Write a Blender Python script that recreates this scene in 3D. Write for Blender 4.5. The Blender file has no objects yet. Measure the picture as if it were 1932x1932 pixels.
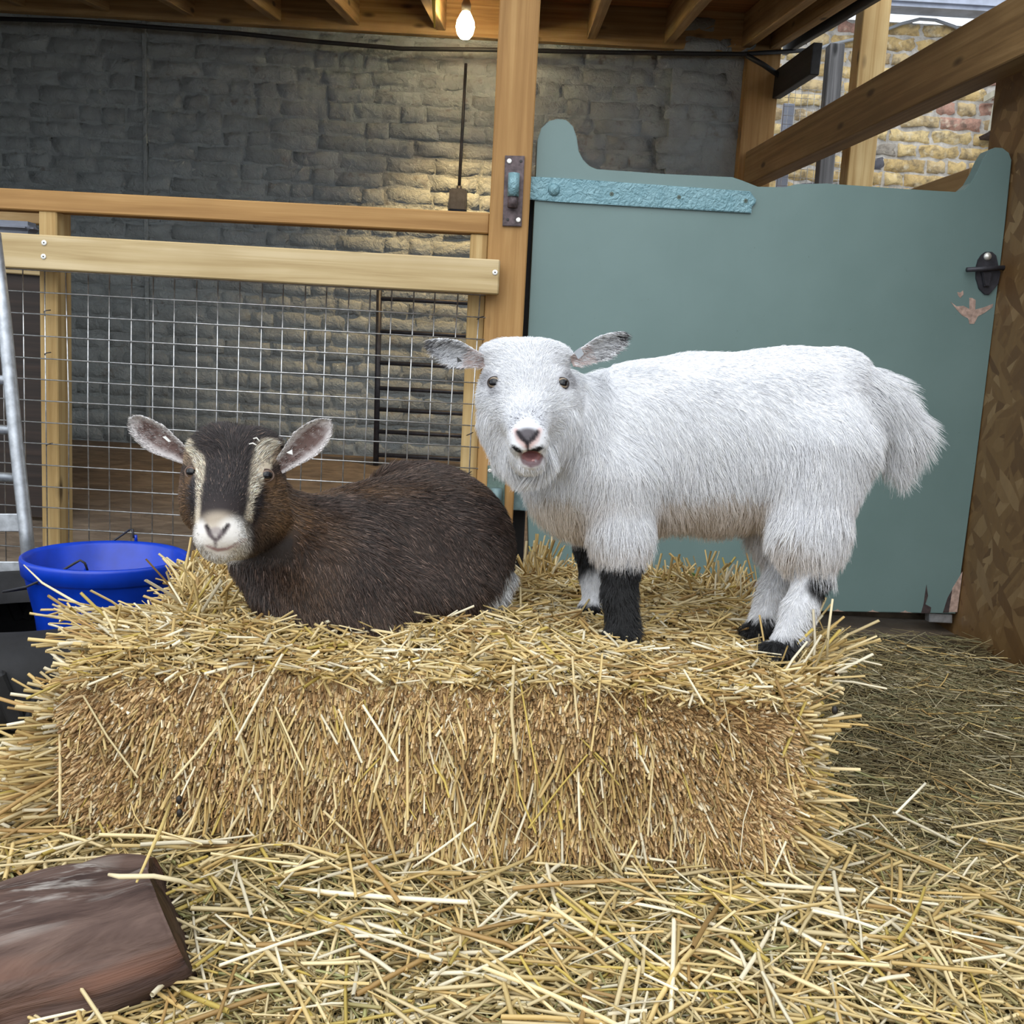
import bpy, bmesh, math, random
import numpy as np
from mathutils import Vector, Matrix, kdtree

random.seed(7)
RNG = np.random.default_rng(7)
scene = bpy.context.scene
COL = scene.collection

# ------------------------------------------------------------------ camera
FPX = 1900.0
PITCH, ROLL = math.radians(8.25), math.radians(3.25)
CAM = np.array([0.0, 0.0, 0.62])
_F = np.array([0, math.cos(PITCH), -math.sin(PITCH)])
_U0 = np.array([0, math.sin(PITCH), math.cos(PITCH)])
_R0 = np.array([1.0, 0, 0])
_R = math.cos(ROLL) * _R0 + math.sin(ROLL) * _U0
_U = math.cos(ROLL) * _U0 - math.sin(ROLL) * _R0
cam_data = bpy.data.cameras.new('camera')
cam_data.sensor_width = 36.0
cam_data.lens = 36.0 * FPX / 1932.0
cam_data.clip_start = 0.02
cam_ob = bpy.data.objects.new('camera', cam_data)
COL.objects.link(cam_ob)
cam_ob.matrix_world = Matrix(((_R[0], _U[0], -_F[0], CAM[0]), (_R[1], _U[1], -_F[1], CAM[1]),
                              (_R[2], _U[2], -_F[2], CAM[2]), (0, 0, 0, 1)))
scene.camera = cam_ob

# ------------------------------------------------------------------ light, exposure
world = bpy.data.worlds.new('overcast_sky')
scene.world = world
world.use_nodes = True
_bg = world.node_tree.nodes['Background']
_bg.inputs[0].default_value = (0.86, 0.93, 1.0, 1)
_bg.inputs[1].default_value = 1.08
sun_data = bpy.data.lights.new('sun', 'SUN')
sun_data.energy = 1.3
sun_data.angle = math.radians(70)
sun_data.color = (1.0, 0.97, 0.92)
sun_ob = bpy.data.objects.new('sun', sun_data)
COL.objects.link(sun_ob)
sun_ob.rotation_euler = Vector((0.20, 0.80, -0.80)).to_track_quat('-Z', 'Y').to_euler()
scene.view_settings.view_transform = 'Standard'
scene.view_settings.look = 'None'
scene.view_settings.exposure = 0.46
scene.view_settings.gamma = 1.0
scene.view_settings.use_curve_mapping = False
cy = scene.cycles
cy.max_bounces = 5
cy.diffuse_bounces = 3
cy.glossy_bounces = 2
cy.transmission_bounces = 2
cy.transparent_max_bounces = 4
cy.caustics_reflective = False
cy.caustics_refractive = False
cy.use_adaptive_sampling = True
cy.adaptive_threshold = 0.04
cy.use_denoising = True


# ------------------------------------------------------------------ measuring helpers
def ray(px, py):
    return _F * FPX + _R * (px - 966) + _U * (966 - py)
def at(px, py, Y):
    d = ray(px, py)
    return CAM + d * (Y / d[1])
def atx(px, py, X):
    d = ray(px, py)
    return CAM + d * (X / d[0])
def atz(px, py, z):
    d = ray(px, py)
    return CAM + d * ((z - CAM[2]) / d[2])
def pr(P):
    d = np.asarray(P) - CAM
    k = FPX / (d @ _F)
    return 966 + k * (d @ _R), 966 - k * (d @ _U)
def V3(a):
    return Vector((float(a[0]), float(a[1]), float(a[2])))
def mm(px, Y):
    return px * Y / FPX

# ------------------------------------------------------------------ materials
MATS = {}
class NT:
    def __init__(self, name):
        self.m = bpy.data.materials.new(name)
        self.m.use_nodes = True
        self.t = self.m.node_tree
        self.b = self.t.nodes['Principled BSDF']
        MATS[name] = self.m
    def n(self, kind, **kw):
        nd = self.t.nodes.new(kind)
        for k, v in kw.items():
            if k.startswith('i_'):
                key = k[2:]
                key = int(key) if key.isdigit() else key.replace('_', ' ')
                nd.inputs[key].default_value = v
            else:
                setattr(nd, k, v)
        return nd
    def l(self, a, b):
        self.t.links.new(a, b)
    def ramp(self, fac, stops, interp='LINEAR'):
        r = self.n('ShaderNodeValToRGB')
        cr = r.color_ramp
        cr.interpolation = interp
        while len(cr.elements) < len(stops):
            cr.elements.new(0.5)
        for e, (p, c) in zip(cr.elements, stops):
            e.position = p
            e.color = (c[0], c[1], c[2], 1)
        self.l(fac, r.inputs[0])
        return r.outputs[0]
    def mix(self, fac, a, b, blend='MIX'):
        m = self.n('ShaderNodeMix', data_type='RGBA', blend_type=blend)
        for s, v in ((m.inputs[0], fac), (m.inputs[6], a), (m.inputs[7], b)):
            if hasattr(v, 'links'):
                self.l(v, s)
            elif isinstance(v, (int, float)):
                s.default_value = v
            else:
                s.default_value = (v[0], v[1], v[2], 1)
        return m.outputs[2]
    def coord(self, scale=(1, 1, 1), which='Object', rot=(0, 0, 0), rnd=0.0):
        tc = self.n('ShaderNodeTexCoord')
        mp = self.n('ShaderNodeMapping')
        mp.inputs['Scale'].default_value = scale
        mp.inputs['Rotation'].default_value = rot
        self.l(tc.outputs[which], mp.inputs[0])
        if rnd:
            oi = self.n('ShaderNodeObjectInfo')
            mu = self.n('ShaderNodeMath', operation='MULTIPLY')
            mu.inputs[1].default_value = rnd
            self.l(oi.outputs['Random'], mu.inputs[0])
            cb = self.n('ShaderNodeCombineXYZ')
            for i in range(3):
                self.l(mu.outputs[0], cb.inputs[i])
            self.l(cb.outputs[0], mp.inputs['Location'])
        return mp.outputs[0]
    def noise(self, vec, scale, detail=4, rough=0.55, dist=0.0):
        nd = self.n('ShaderNodeTexNoise')
        nd.inputs['Scale'].default_value = scale
        nd.inputs['Detail'].default_value = min(detail, 5 if scale < 2 else 3)
        nd.inputs['Roughness'].default_value = rough
        nd.inputs['Distortion'].default_value = dist
        if vec is not None:
            self.l(vec, nd.inputs['Vector'])
        return nd.outputs['Fac']
    def bump(self, h, strength=0.4, dist=0.01):
        b = self.n('ShaderNodeBump')
        b.inputs['Strength'].default_value = strength
        b.inputs['Distance'].default_value = dist
        self.l(h, b.inputs['Height'])
        self.l(b.outputs[0], self.b.inputs['Normal'])
    def base(self, c):
        s = self.b.inputs['Base Color']
        if hasattr(c, 'links'):
            self.l(c, s)
        else:
            s.default_value = (c[0], c[1], c[2], 1)
    def rough(self, v):
        self.b.inputs['Roughness'].default_value = v
    def metal(self, v):
        self.b.inputs['Metallic'].default_value = v


def wood_mat(name, dark, mid, light, grain=38.0, knots=True, rough=0.7, streak=0.5):
    t = NT(name)
    v = t.coord((1.2, grain, grain), rnd=37.0)
    n1 = t.noise(v, 1.0, 6, 0.6, 0.6)
    c = t.ramp(n1, [(0.36, dark), (0.5, mid), (0.64, light)])
    v2 = t.coord((2.0, 2.0, 2.0), rnd=11.0)
    n2 = t.noise(v2, 2.2, 3, 0.5)
    c = t.mix(t.ramp(n2, [(0.35, (0, 0, 0)), (0.7, (streak, streak, streak))]), c, dark)
    if knots:
        vk = t.coord((3.2, 9, 9), rnd=23.0)
        vo = t.n('ShaderNodeTexVoronoi')
        vo.inputs['Scale'].default_value = 1.0
        t.l(vk, vo.inputs['Vector'])
        k = t.ramp(vo.outputs['Distance'], [(0.06, (1, 1, 1)), (0.14, (0, 0, 0))])
        c = t.mix(k, c, tuple(x * 0.35 for x in dark))
    t.base(c)
    t.rough(rough)
    t.bump(n1, 0.25, 0.003)
    return t.m

wood_mat('pine_yellow', (0.36, 0.22, 0.075), (0.50, 0.34, 0.14), (0.62, 0.46, 0.22))
wood_mat('pine_orange', (0.30, 0.155, 0.045), (0.40, 0.22, 0.072), (0.48, 0.285, 0.105))
wood_mat('shade_dark_wood', (0.17, 0.095, 0.035), (0.26, 0.155, 0.060), (0.34, 0.215, 0.095))  # darker wood for the right-hand beam; its shade is put into the colour
wood_mat('pine_pale', (0.42, 0.30, 0.14), (0.55, 0.42, 0.22), (0.65, 0.52, 0.31))
wood_mat('joist_wood', (0.26, 0.15, 0.055), (0.40, 0.25, 0.10), (0.50, 0.34, 0.16))
wood_mat('deck_wood', (0.25, 0.10, 0.03), (0.36, 0.16, 0.05), (0.45, 0.22, 0.08), grain=14)
wood_mat('grey_wood', (0.10, 0.10, 0.105), (0.20, 0.20, 0.21), (0.33, 0.33, 0.34), rough=0.85)
wood_mat('black_wood', (0.008, 0.008, 0.009), (0.014, 0.014, 0.016), (0.025, 0.025, 0.03), knots=False, rough=0.6)
wood_mat('dark_brown_wood', (0.012, 0.006, 0.004), (0.022, 0.012, 0.008), (0.04, 0.022, 0.015), knots=False, rough=0.55)

def plain(name, c, rough=0.5, metal=0.0, nscale=None, var=0.25, bump=0.0, bdist=0.002):
    t = NT(name)
    if nscale:
        n = t.noise(t.coord(), nscale, 5, 0.6)
        lo = tuple(x * (1 - var) for x in c)
        hi = tuple(min(1, x * (1 + var)) for x in c)
        t.base(t.ramp(n, [(0.3, lo), (0.7, hi)]))
        if bump:
            t.bump(n, bump, bdist)
    else:
        t.base(c)
    t.rough(rough)
    t.metal(metal)
    return t.m

plain('galvanised', (0.50, 0.53, 0.57), 0.42, 0.75, 45, 0.25, 0.1)
plain('wire_steel', (0.55, 0.56, 0.57), 0.35, 0.9, 60, 0.3)
plain('screw_zinc', (0.75, 0.74, 0.70), 0.4, 0.6)
plain('screw_hole', (0.03, 0.03, 0.03), 0.6)
plain('dark_steel', (0.045, 0.045, 0.055), 0.5, 0.4, 40, 0.3)
plain('dull_teal', (0.13, 0.20, 0.21), 0.5, 0.1, 40, 0.3, 0.3)
plain('rusty_plate', (0.10, 0.075, 0.08), 0.55, 0.4, 55, 0.6, 0.2)
plain('green_plate', (0.10, 0.15, 0.13), 0.55, 0.1, 45, 0.4, 0.2)
plain('black_rubber', (0.008, 0.008, 0.0095), 0.75, 0, 30, 0.35, 0.35, 0.004)
plain('black_cable', (0.01, 0.01, 0.011), 0.6)
plain('grey_cable', (0.28, 0.30, 0.33), 0.5)
plain('blue_plastic', (0.003, 0.042, 0.46), 0.32, 0, 18, 0.18)
plain('white_plastic', (0.78, 0.78, 0.76), 0.4)
plain('grey_tag', (0.35, 0.38, 0.42), 0.45)
plain('grey_trough', (0.19, 0.21, 0.26), 0.6, 0, 20, 0.2)
plain('gutter_grey', (0.42, 0.46, 0.55), 0.5, 0, 12, 0.2)
plain('lead_sheet', (0.36, 0.40, 0.50), 0.45, 0.2, 12, 0.2)
plain('green_leaf', (0.10, 0.20, 0.04), 0.6)
plain('dropping', (0.012, 0.009, 0.007), 0.5)
plain('yellow_cord', (0.85, 0.62, 0.10), 0.5)
plain('brass_holder', (0.05, 0.045, 0.04), 0.5)
plain('bird_box_paint', (0.60, 0.60, 0.52), 0.7, 0, 20, 0.15)
plain('bare_patch', (0.42, 0.30, 0.25), 0.85, 0, 90, 0.35, 0.3)
plain('dark_patch', (0.05, 0.035, 0.035), 0.85, 0, 90, 0.5, 0.3)
plain('mortar_yellow', (0.42, 0.40, 0.37), 0.95, 0, 25, 0.35, 0.5, 0.01)
plain('hoof_horn', (0.012, 0.011, 0.011), 0.5)
plain('tongue_pink', (0.50, 0.27, 0.26), 0.35, 0, 60, 0.2)
plain('eyelid_dark', (0.05, 0.04, 0.04), 0.5)
plain('eyelid_tan', (0.17, 0.115, 0.09), 0.6)

def strap_mat():
    t = NT('hammered_teal')
    n = t.noise(t.coord(), 75, 4, 0.5, 1.0)
    n2 = t.noise(t.coord(), 12, 3)
    t.base(t.ramp(n2, [(0.3, (0.14, 0.28, 0.33)), (0.7, (0.22, 0.38, 0.43))]))
    t.rough(0.32)
    t.metal(0.15)
    t.bump(n, 0.8, 0.006)
strap_mat()

def door_mat():
    t = NT('door_green')
    n = t.noise(t.coord((3, 3, 3)), 1.3, 4)
    g = t.noise(t.coord((60, 60, 4)), 1.0, 4, 0.6)
    c = t.ramp(n, [(0.3, (0.140, 0.216, 0.210)), (0.7, (0.162, 0.243, 0.238))])
    d = t.noise(t.coord(), 120, 2)
    c = t.mix(t.ramp(d, [(0.74, (0, 0, 0)), (0.8, (0.5, 0.5, 0.5))]), c, (0.05, 0.07, 0.06))
    t.base(c)
    t.rough(0.38)
    t.bump(g, 0.12, 0.002)
door_mat()

def wall_mat():
    t = NT('painted_brick')
    n = t.noise(t.coord(which='Object', rnd=5.0), 5.0, 5, 0.6)
    c = t.ramp(n, [(0.3, (0.24, 0.26, 0.26)), (0.55, (0.31, 0.34, 0.343)), (0.75, (0.355, 0.39, 0.393))])
    d = t.noise(t.coord(rnd=9.0), 13, 4, 0.65)
    c = t.mix(t.ramp(d, [(0.63, (0, 0, 0)), (0.75, (0.6, 0.6, 0.6))]), c, (0.13, 0.10, 0.07))
    t.base(c)
    t.rough(0.62)
    b = t.noise(t.coord(rnd=3.0), 26, 6, 0.62, 0.4)
    t.bump(b, 0.75, 0.020)
wall_mat()

def ybrick_mat():
    t = NT('stock_brick')
    oi = t.n('ShaderNodeObjectInfo')
    c = t.ramp(oi.outputs['Random'], [(0.0, (0.50, 0.36, 0.16)), (0.22, (0.58, 0.43, 0.20)), (0.4, (0.40, 0.30, 0.17)),
                                      (0.52, (0.30, 0.27, 0.23)), (0.62, (0.45, 0.26, 0.20)), (0.72, (0.62, 0.48, 0.24)),
                                      (0.86, (0.10, 0.10, 0.12)), (0.93, (0.52, 0.40, 0.22))], 'CONSTANT')
    n = t.noise(t.coord(rnd=30.0), 18, 5, 0.7)
    c = t.mix(t.ramp(n, [(0.45, (0, 0, 0)), (0.7, (0.75, 0.75, 0.75))]), c, (0.09, 0.075, 0.06))
    n3 = t.noise(t.coord(rnd=50.0), 30, 3)
    c = t.mix(t.ramp(n3, [(0.55, (0, 0, 0)), (0.72, (0.5, 0.5, 0.5))]), c, (0.70, 0.64, 0.5))
    t.base(c)
    t.rough(0.9)
    t.bump(n, 0.7, 0.012)
ybrick_mat()

def osb_mat():
    t = NT('strand_board')
    cols = None
    pal = [(0.0, (0.10, 0.048, 0.015)), (0.25, (0.14, 0.072, 0.024)), (0.5, (0.165, 0.090, 0.031)), (0.8, (0.185, 0.104, 0.038)), (0.97, (0.26, 0.165, 0.075)), (1.0, (0.09, 0.04, 0.014))]  # palette includes shade: browns darkened for a side facing away from the light
    prev = None
    for i, (rot, sc) in enumerate([(0.2, (1, 7, 36)), (1.35, (1, 9, 32)), (0.75, (1, 8, 40)), (2.5, (1, 9, 32))]):
        v = t.coord((1, 1, 1), rot=(rot, 0, 0))
        mp = t.n('ShaderNodeMapping')
        mp.inputs['Scale'].default_value = sc
        t.l(v, mp.inputs[0])
        vo = t.n('ShaderNodeTexVoronoi', feature='F1')
        vo.inputs['Scale'].default_value = 1.0
        vo.inputs['Randomness'].default_value = 1.0
        t.l(mp.outputs[0], vo.inputs['Vector'])
        sp = t.n('ShaderNodeSeparateColor')
        t.l(vo.outputs['Color'], sp.inputs[0])
        c = t.ramp(sp.outputs[0], pal)
        if prev is None:
            prev = c
        else:
            m = t.ramp(sp.outputs[1], [(0.52, (0, 0, 0)), (0.56, (1, 1, 1))])
            prev = t.mix(m, prev, c)
    g = t.noise(t.coord((1, 1, 0.4)), 40, 4)
    prev = t.mix(t.ramp(g, [(0.4, (0, 0, 0)), (0.75, (0.25, 0.25, 0.25))]), prev, (0.10, 0.05, 0.02))
    t.base(prev)
    t.rough(0.5)
    t.bump(g, 0.3, 0.003)
osb_mat()

def ground_mat():
    t = NT('trodden_earth')
    n = t.noise(t.coord(), 9, 6, 0.65)
    t.base(t.ramp(n, [(0.3, (0.055, 0.040, 0.026)), (0.7, (0.13, 0.10, 0.07))]))
    t.rough(0.9)
    t.bump(n, 0.6, 0.02)
ground_mat()

def pen_floor_mat():
    t = NT('pen_floor')
    n = t.noise(t.coord((1.0, 1.7, 1)), 7.0, 6, 0.7, 0.8)
    t.base(t.ramp(n, [(0.3, (0.10, 0.075, 0.055)), (0.55, (0.19, 0.145, 0.105)), (0.75, (0.27, 0.215, 0.16))]))
    t.rough(0.85)
    t.bump(n, 0.5, 0.02)
pen_floor_mat()

def attr_mat(name, rough=0.6, attr='col', spec=0.4, trans=0.0, bump=None):
    t = NT(name)
    a = t.n('ShaderNodeAttribute', attribute_name=attr)
    t.base(a.outputs['Color'])
    t.rough(rough)
    t.b.inputs['Specular IOR Level'].default_value = spec
    if bump:
        t.bump(t.noise(t.coord(), bump[0], 4), bump[1], 0.003)
    return t.m
attr_mat('straw_stalk', 0.5, spec=0.35)
attr_mat('goat_skin', 0.65, spec=0.25, bump=(160, 0.25))

def hair_mat(name, rough, spec):
    t = NT(name)
    a = t.n('ShaderNodeAttribute', attribute_name='col')
    t.base(a.outputs['Color'])
    t.rough(rough)
    t.b.inputs['Specular IOR Level'].default_value = spec
    return t.m
hair_mat('goat_hair', 0.38, 0.5)

def log_mat():
    t = NT('log_bark')
    n = t.noise(t.coord((3.2, 22, 22)), 1.0, 5, 0.65, 0.6)
    c = t.ramp(n, [(0.30, (0.014, 0.009, 0.009)), (0.46, (0.075, 0.046, 0.038)), (0.60, (0.135, 0.088, 0.072)), (0.75, (0.21, 0.14, 0.11))])
    o = t.noise(t.coord((1.5, 11, 11)), 1.0, 4, 0.55, 0.5)
    c = t.mix(t.ramp(o, [(0.55, (0, 0, 0)), (0.68, (0.6, 0.6, 0.6))]), c, (0.22, 0.095, 0.055))
    w = t.noise(t.coord((2.6, 26, 26)), 1.0, 5, 0.65, 0.4)
    tc = t.n('ShaderNodeTexCoord')
    sx = t.n('ShaderNodeSeparateXYZ')
    t.l(tc.outputs['Object'], sx.inputs[0])
    top = t.n('ShaderNodeMapRange')
    top.inputs[1].default_value = 0.062
    top.inputs[2].default_value = 0.078
    t.l(sx.outputs[2], top.inputs[0])
    mu = t.n('ShaderNodeMath', operation='MULTIPLY')
    t.l(t.ramp(w, [(0.50, (0, 0, 0)), (0.58, (0.9, 0.9, 0.9))]), mu.inputs[0])
    t.l(top.outputs[0], mu.inputs[1])
    c = t.mix(mu.outputs[0], c, (0.50, 0.46, 0.42))
    t.base(c)
    t.rough(0.75)
    t.b.inputs['Specular IOR Level'].default_value = 0.2
    t.bump(n, 0.8, 0.012)
log_mat()

def eye_mat(name, iris):
    t = NT(name)
    tc = t.n('ShaderNodeTexCoord')
    mp = t.n('ShaderNodeMapping')
    mp.inputs['Scale'].default_value = (0.75, 0.0, 1.15)
    t.l(tc.outputs['Object'], mp.inputs[0])
    ln = t.n('ShaderNodeVectorMath', operation='LENGTH')
    t.l(mp.outputs[0], ln.inputs[0])
    t.base(t.ramp(ln.outputs['Value'], [(0.0, (0.004, 0.004, 0.006)), (0.60, (0.004, 0.004, 0.006)), (0.66, iris), (0.84, iris), (0.92, (0.02, 0.015, 0.012))]))
    t.rough(0.06)
eye_mat('eye_white_goat', (0.30, 0.23, 0.16))
eye_mat('eye_brown_goat', (0.16, 0.10, 0.07))

def bulb_mat():
    t = NT('bulb_glow')
    t.b.inputs['Emission Color'].default_value = (1.0, 0.80, 0.45, 1)
    t.b.inputs['Emission Strength'].default_value = 60.0
    t.base((1, 0.9, 0.7))
    t.m.cycles.emission_sampling = 'NONE'
bulb_mat()

# ------------------------------------------------------------------ object helpers
def link(name, me, mat=None, parent=None, loc=None):
    o = bpy.data.objects.new(name, me)
    COL.objects.link(o)
    if mat:
        me.materials.append(MATS[mat])
    if parent is not None:
        o.parent = parent
        o.matrix_parent_inverse = Matrix.Identity(4)
    if loc is not None:
        o.location = loc
    return o
def tag(o, label=None, cat=None, group=None, kind=None):
    for k, v in (('label', label), ('category', cat), ('group', group), ('kind', kind)):
        if v:
            o[k] = v
    return o
def empty(name, loc, label, cat, group=None, kind=None):
    o = bpy.data.objects.new(name, None)
    COL.objects.link(o)
    o.empty_display_size = 0.05
    o.location = V3(loc)
    return tag(o, label, cat, group, kind)
def me_from(verts, faces, name='m', smooth=False):
    me = bpy.data.meshes.new(name)
    me.from_pydata([tuple(map(float, v)) for v in verts], [], faces)
    if smooth:
        me.polygons.foreach_set('use_smooth', [True] * len(me.polygons))
    me.update()
    return me
def bm_mesh(bm, name='m', smooth=False):
    me = bpy.data.meshes.new(name)
    bmesh.ops.recalc_face_normals(bm, faces=bm.faces)
    if smooth:
        for f in bm.faces:
            f.smooth = True
    bm.to_mesh(me)
    bm.free()
    return me
def off(parent):
    """world offset of a parent empty (no rotations used on parents)"""
    return np.zeros(3) if parent is None else np.array(parent.location) + off(parent.parent)

def box_mesh(L, W, H, bev=0.003, segs=1, x0=0.0):
    bm = bmesh.new()
    bmesh.ops.create_cube(bm, size=1.0)
    for v in bm.verts:
        v.co = Vector(((v.co.x + 0.5) * L + x0, v.co.y * W, v.co.z * H))
    if bev:
        bmesh.ops.bevel(bm, geom=list(bm.edges), offset=bev, segments=segs, affect='EDGES', clamp_overlap=True)
    return bm_mesh(bm)
def timber(name, p0, p1, W, H, mat, parent=None, bev=0.003, up=(0, 0, 1)):
    """a beam from p0 to p1; local X runs along it, W across, H along 'up'"""
    p0, p1 = V3(p0), V3(p1)
    x = (p1 - p0)
    L = x.length
    x.normalize()
    z = Vector(up)
    z = (z - x * z.dot(x)).normalized()
    y = z.cross(x)
    o = link(name, box_mesh(L, W, H, bev), mat, parent)
    M = Matrix(((x.x, y.x, z.x, p0.x), (x.y, y.y, z.y, p0.y), (x.z, y.z, z.z, p0.z), (0, 0, 0, 1)))
    if parent is not None:
        M = Matrix.Translation(-V3(off(parent))) @ M
    o.matrix_local = M
    return o
def tube_mesh(pts, r, sides=8, caps=True, smooth=True):
    pts = [V3(p) for p in pts]
    n = len(pts)
    rs = r if hasattr(r, '__len__') else [r] * n
    verts, faces = [], []
    ref = Vector((0.13, 0.21, 0.97))
    prev = None
    for i, p in enumerate(pts):
        t = (pts[min(i + 1, n - 1)] - pts[max(i - 1, 0)]).normalized()
        a = prev if prev is not None else (ref if abs(ref.dot(t)) < 0.9 else Vector((1, 0, 0)))
        a = (a - t * a.dot(t)).normalized()
        b = t.cross(a)
        prev = a
        for k in range(sides):
            th = 2 * math.pi * k / sides
            verts.append(p + (a * math.cos(th) + b * math.sin(th)) * rs[i])
    for i in range(n - 1):
        for k in range(sides):
            k2 = (k + 1) % sides
            faces.append((i * sides + k, i * sides + k2, (i + 1) * sides + k2, (i + 1) * sides + k))
    if caps:
        faces.append(tuple(range(sides - 1, -1, -1)))
        faces.append(tuple((n - 1) * sides + k for k in range(sides)))
    return me_from(verts, faces, smooth=smooth)
def tube(name, pts, r, mat, parent=None, sides=8):
    o0 = off(parent)
    return link(name, tube_mesh([np.asarray(p) - o0 for p in pts], r, sides), mat, parent)
def lathe_mesh(prof, n=40, smooth=True):
    verts, faces = [], []
    for (r, z) in prof:
        for k in range(n):
            a = 2 * math.pi * k / n
            verts.append((r * math.cos(a), r * math.sin(a), z))
    for i in range(len(prof) - 1):
        for k in range(n):
            k2 = (k + 1) % n
            faces.append((i * n + k, i * n + k2, (i + 1) * n + k2, (i + 1) * n + k))
    return me_from(verts, faces, smooth=smooth)
def prism(name, front, depth_vec, mat, parent=None, bev=0.0):
    """extrude a polygon (world points) along depth_vec"""
    o0 = V3(off(parent))
    bm = bmesh.new()
    vs = [bm.verts.new(V3(p) - o0) for p in front]
    f = bm.faces.new(vs)
    r = bmesh.ops.extrude_face_region(bm, geom=[f])
    d = V3(depth_vec)
    for g in r['geom']:
        if isinstance(g, bmesh.types.BMVert):
            g.co += d
    if bev:
        bmesh.ops.bevel(bm, geom=[e for e in bm.edges if e.is_manifold and e.calc_face_angle(0) > 0.6], offset=bev, segments=2, affect='EDGES', clamp_overlap=True)
    bmesh.ops.triangulate(bm, faces=[f for f in bm.faces if len(f.verts) > 4])
    return link(name, bm_mesh(bm), mat, parent)
def disc_bolt(name, p, r, h, mat, parent, axis=(0, -1, 0), dome=False, sides=14):
    prof = [(0.0001, h), (r * 0.7, h * (0.8 if dome else 1.0)), (r, h * (0.3 if dome else 0.6)), (r, -0.001)]
    me = lathe_mesh(prof, sides, smooth=dome)
    o = link(name, me, mat, parent)
    q = Vector((0, 0, 1)).rotation_difference(Vector(axis))
    o.matrix_local = Matrix.Translation(V3(np.asarray(p) - off(parent))) @ q.to_matrix().to_4x4()
    return o
def raw_mesh(name, V, F, cols=None, smooth=False):
    """fast mesh from numpy; F is (n,3) or (n,4)"""
    me = bpy.data.meshes.new(name)
    k = F.shape[1]
    me.vertices.add(len(V))
    me.vertices.foreach_set('co', np.ascontiguousarray(V, dtype=np.float32).ravel())
    me.loops.add(F.size)
    me.loops.foreach_set('vertex_index', np.ascontiguousarray(F, dtype=np.int32).ravel())
    me.polygons.add(len(F))
    me.polygons.foreach_set('loop_start', np.arange(0, F.size, k, dtype=np.int32))
    me.polygons.foreach_set('loop_total', np.full(len(F), k, dtype=np.int32))
    if smooth:
        me.polygons.foreach_set('use_smooth', np.ones(len(F), dtype=bool))
    if cols is not None:
        a = me.attributes.new('col', 'FLOAT_COLOR', 'POINT')
        c4 = np.ones((len(V), 4), dtype=np.float32)
        c4[:, :3] = cols
        a.data.foreach_set('color', c4.ravel())
    me.update(calc_edges=True)
    me.validate()
    return me
def snoise(P, freq, seed=0, octaves=1):
    """cheap smooth pseudo-noise, P (n,3) -> (n,) in about [-1,1]"""
    rg = np.random.default_rng(seed)
    out = np.zeros(len(P))
    amp, tot = 1.0, 0.0
    for o in range(octaves):
        s = np.zeros(len(P))
        for k in range(5):
            d = rg.normal(size=3)
            d /= np.linalg.norm(d)
            s += np.sin(P @ (d * freq * (0.6 + 0.8 * rg.random())) + rg.random() * 6.28)
        out += amp * s / 2.6
        tot += amp
        amp *= 0.5
        freq *= 2.1
    return out / tot
def unit(a):
    return a / np.maximum(np.linalg.norm(a, axis=-1, keepdims=True), 1e-9)
def lerp3(a, b, t):
    return np.asarray(a) * (1 - t[:, None]) + np.asarray(b) * t[:, None]
def sstep(a, b, x):
    t = np.clip((x - a) / (b - a), 0, 1)
    return t * t * (3 - 2 * t)

# ================================================================== THE SETTING
WY = 5.10          # painted back wall
FLOOR_Z = -0.05
PEN_Z0, PEN_Z1 = -0.03, 0.125

def slab(name, x0, x1, y0, y1, z0, z1, thick, mat, nx=1):
    v = [(x0, y0, z0), (x1, y0, z0), (x1, y1, z1), (x0, y1, z1)]
    v += [(a, b, c - thick) for a, b, c in v]
    f = [(0, 1, 2, 3), (7, 6, 5, 4), (0, 4, 5, 1), (1, 5, 6, 2), (2, 6, 7, 3), (3, 7, 4, 0)]
    return link(name, me_from(v, f), mat)

fl = tag(slab('floor', -6, 6, -5, 2.90, FLOOR_Z, FLOOR_Z, 0.05, 'trodden_earth'), 'trodden earth floor under the loose straw', kind='structure')
pf = tag(slab('floor', -3.0, 1.24, 2.90, WY + 0.02, PEN_Z0, PEN_Z1, 0.05, 'pen_floor'), 'brown dirt floor of the pen behind the wire mesh', kind='structure')
yf = tag(slab('floor', 1.24, 6, 2.90, 6.2, FLOOR_Z, FLOOR_Z, 0.05, 'trodden_earth'), 'earth ground of the yard by the yellow brick wall', kind='structure')

# --- bricks
def brick_mesh(L, H, depth, seed, rough):
    rg = random.Random(seed)
    nx, nz = 6, 4
    xs = [-0.5, -0.455, -0.2, 0.07, 0.24, 0.455, 0.5]
    zs = [-0.5, -0.36, 0.02, 0.38, 0.5]
    verts, faces = [], []
    for j in range(nz + 1):
        for i in range(nx + 1):
            edge = i in (0, nx) or j in (0, nz)
            near = i in (1, nx - 1) or j in (1, nz - 1)
            d = -0.006 if edge else depth * (rg.uniform(0.7, 1.0) if near else rg.uniform(0.85, 1.15))
            jx = rg.uniform(-1, 1) * rough * L * 0.03
            jz = rg.uniform(-1, 1) * rough * H * 0.07
            verts.append((xs[i] * L + jx, -d - (0 if edge else rg.uniform(-1, 1) * rough * 0.004), zs[j] * H + jz))
    for j in range(nz):
        for i in range(nx):
            a = j * (nx + 1) + i
            faces.append((a, a + 1, a + nx + 2, a + nx + 1))
    return me_from(verts, faces, 'brick', smooth=True)

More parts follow.
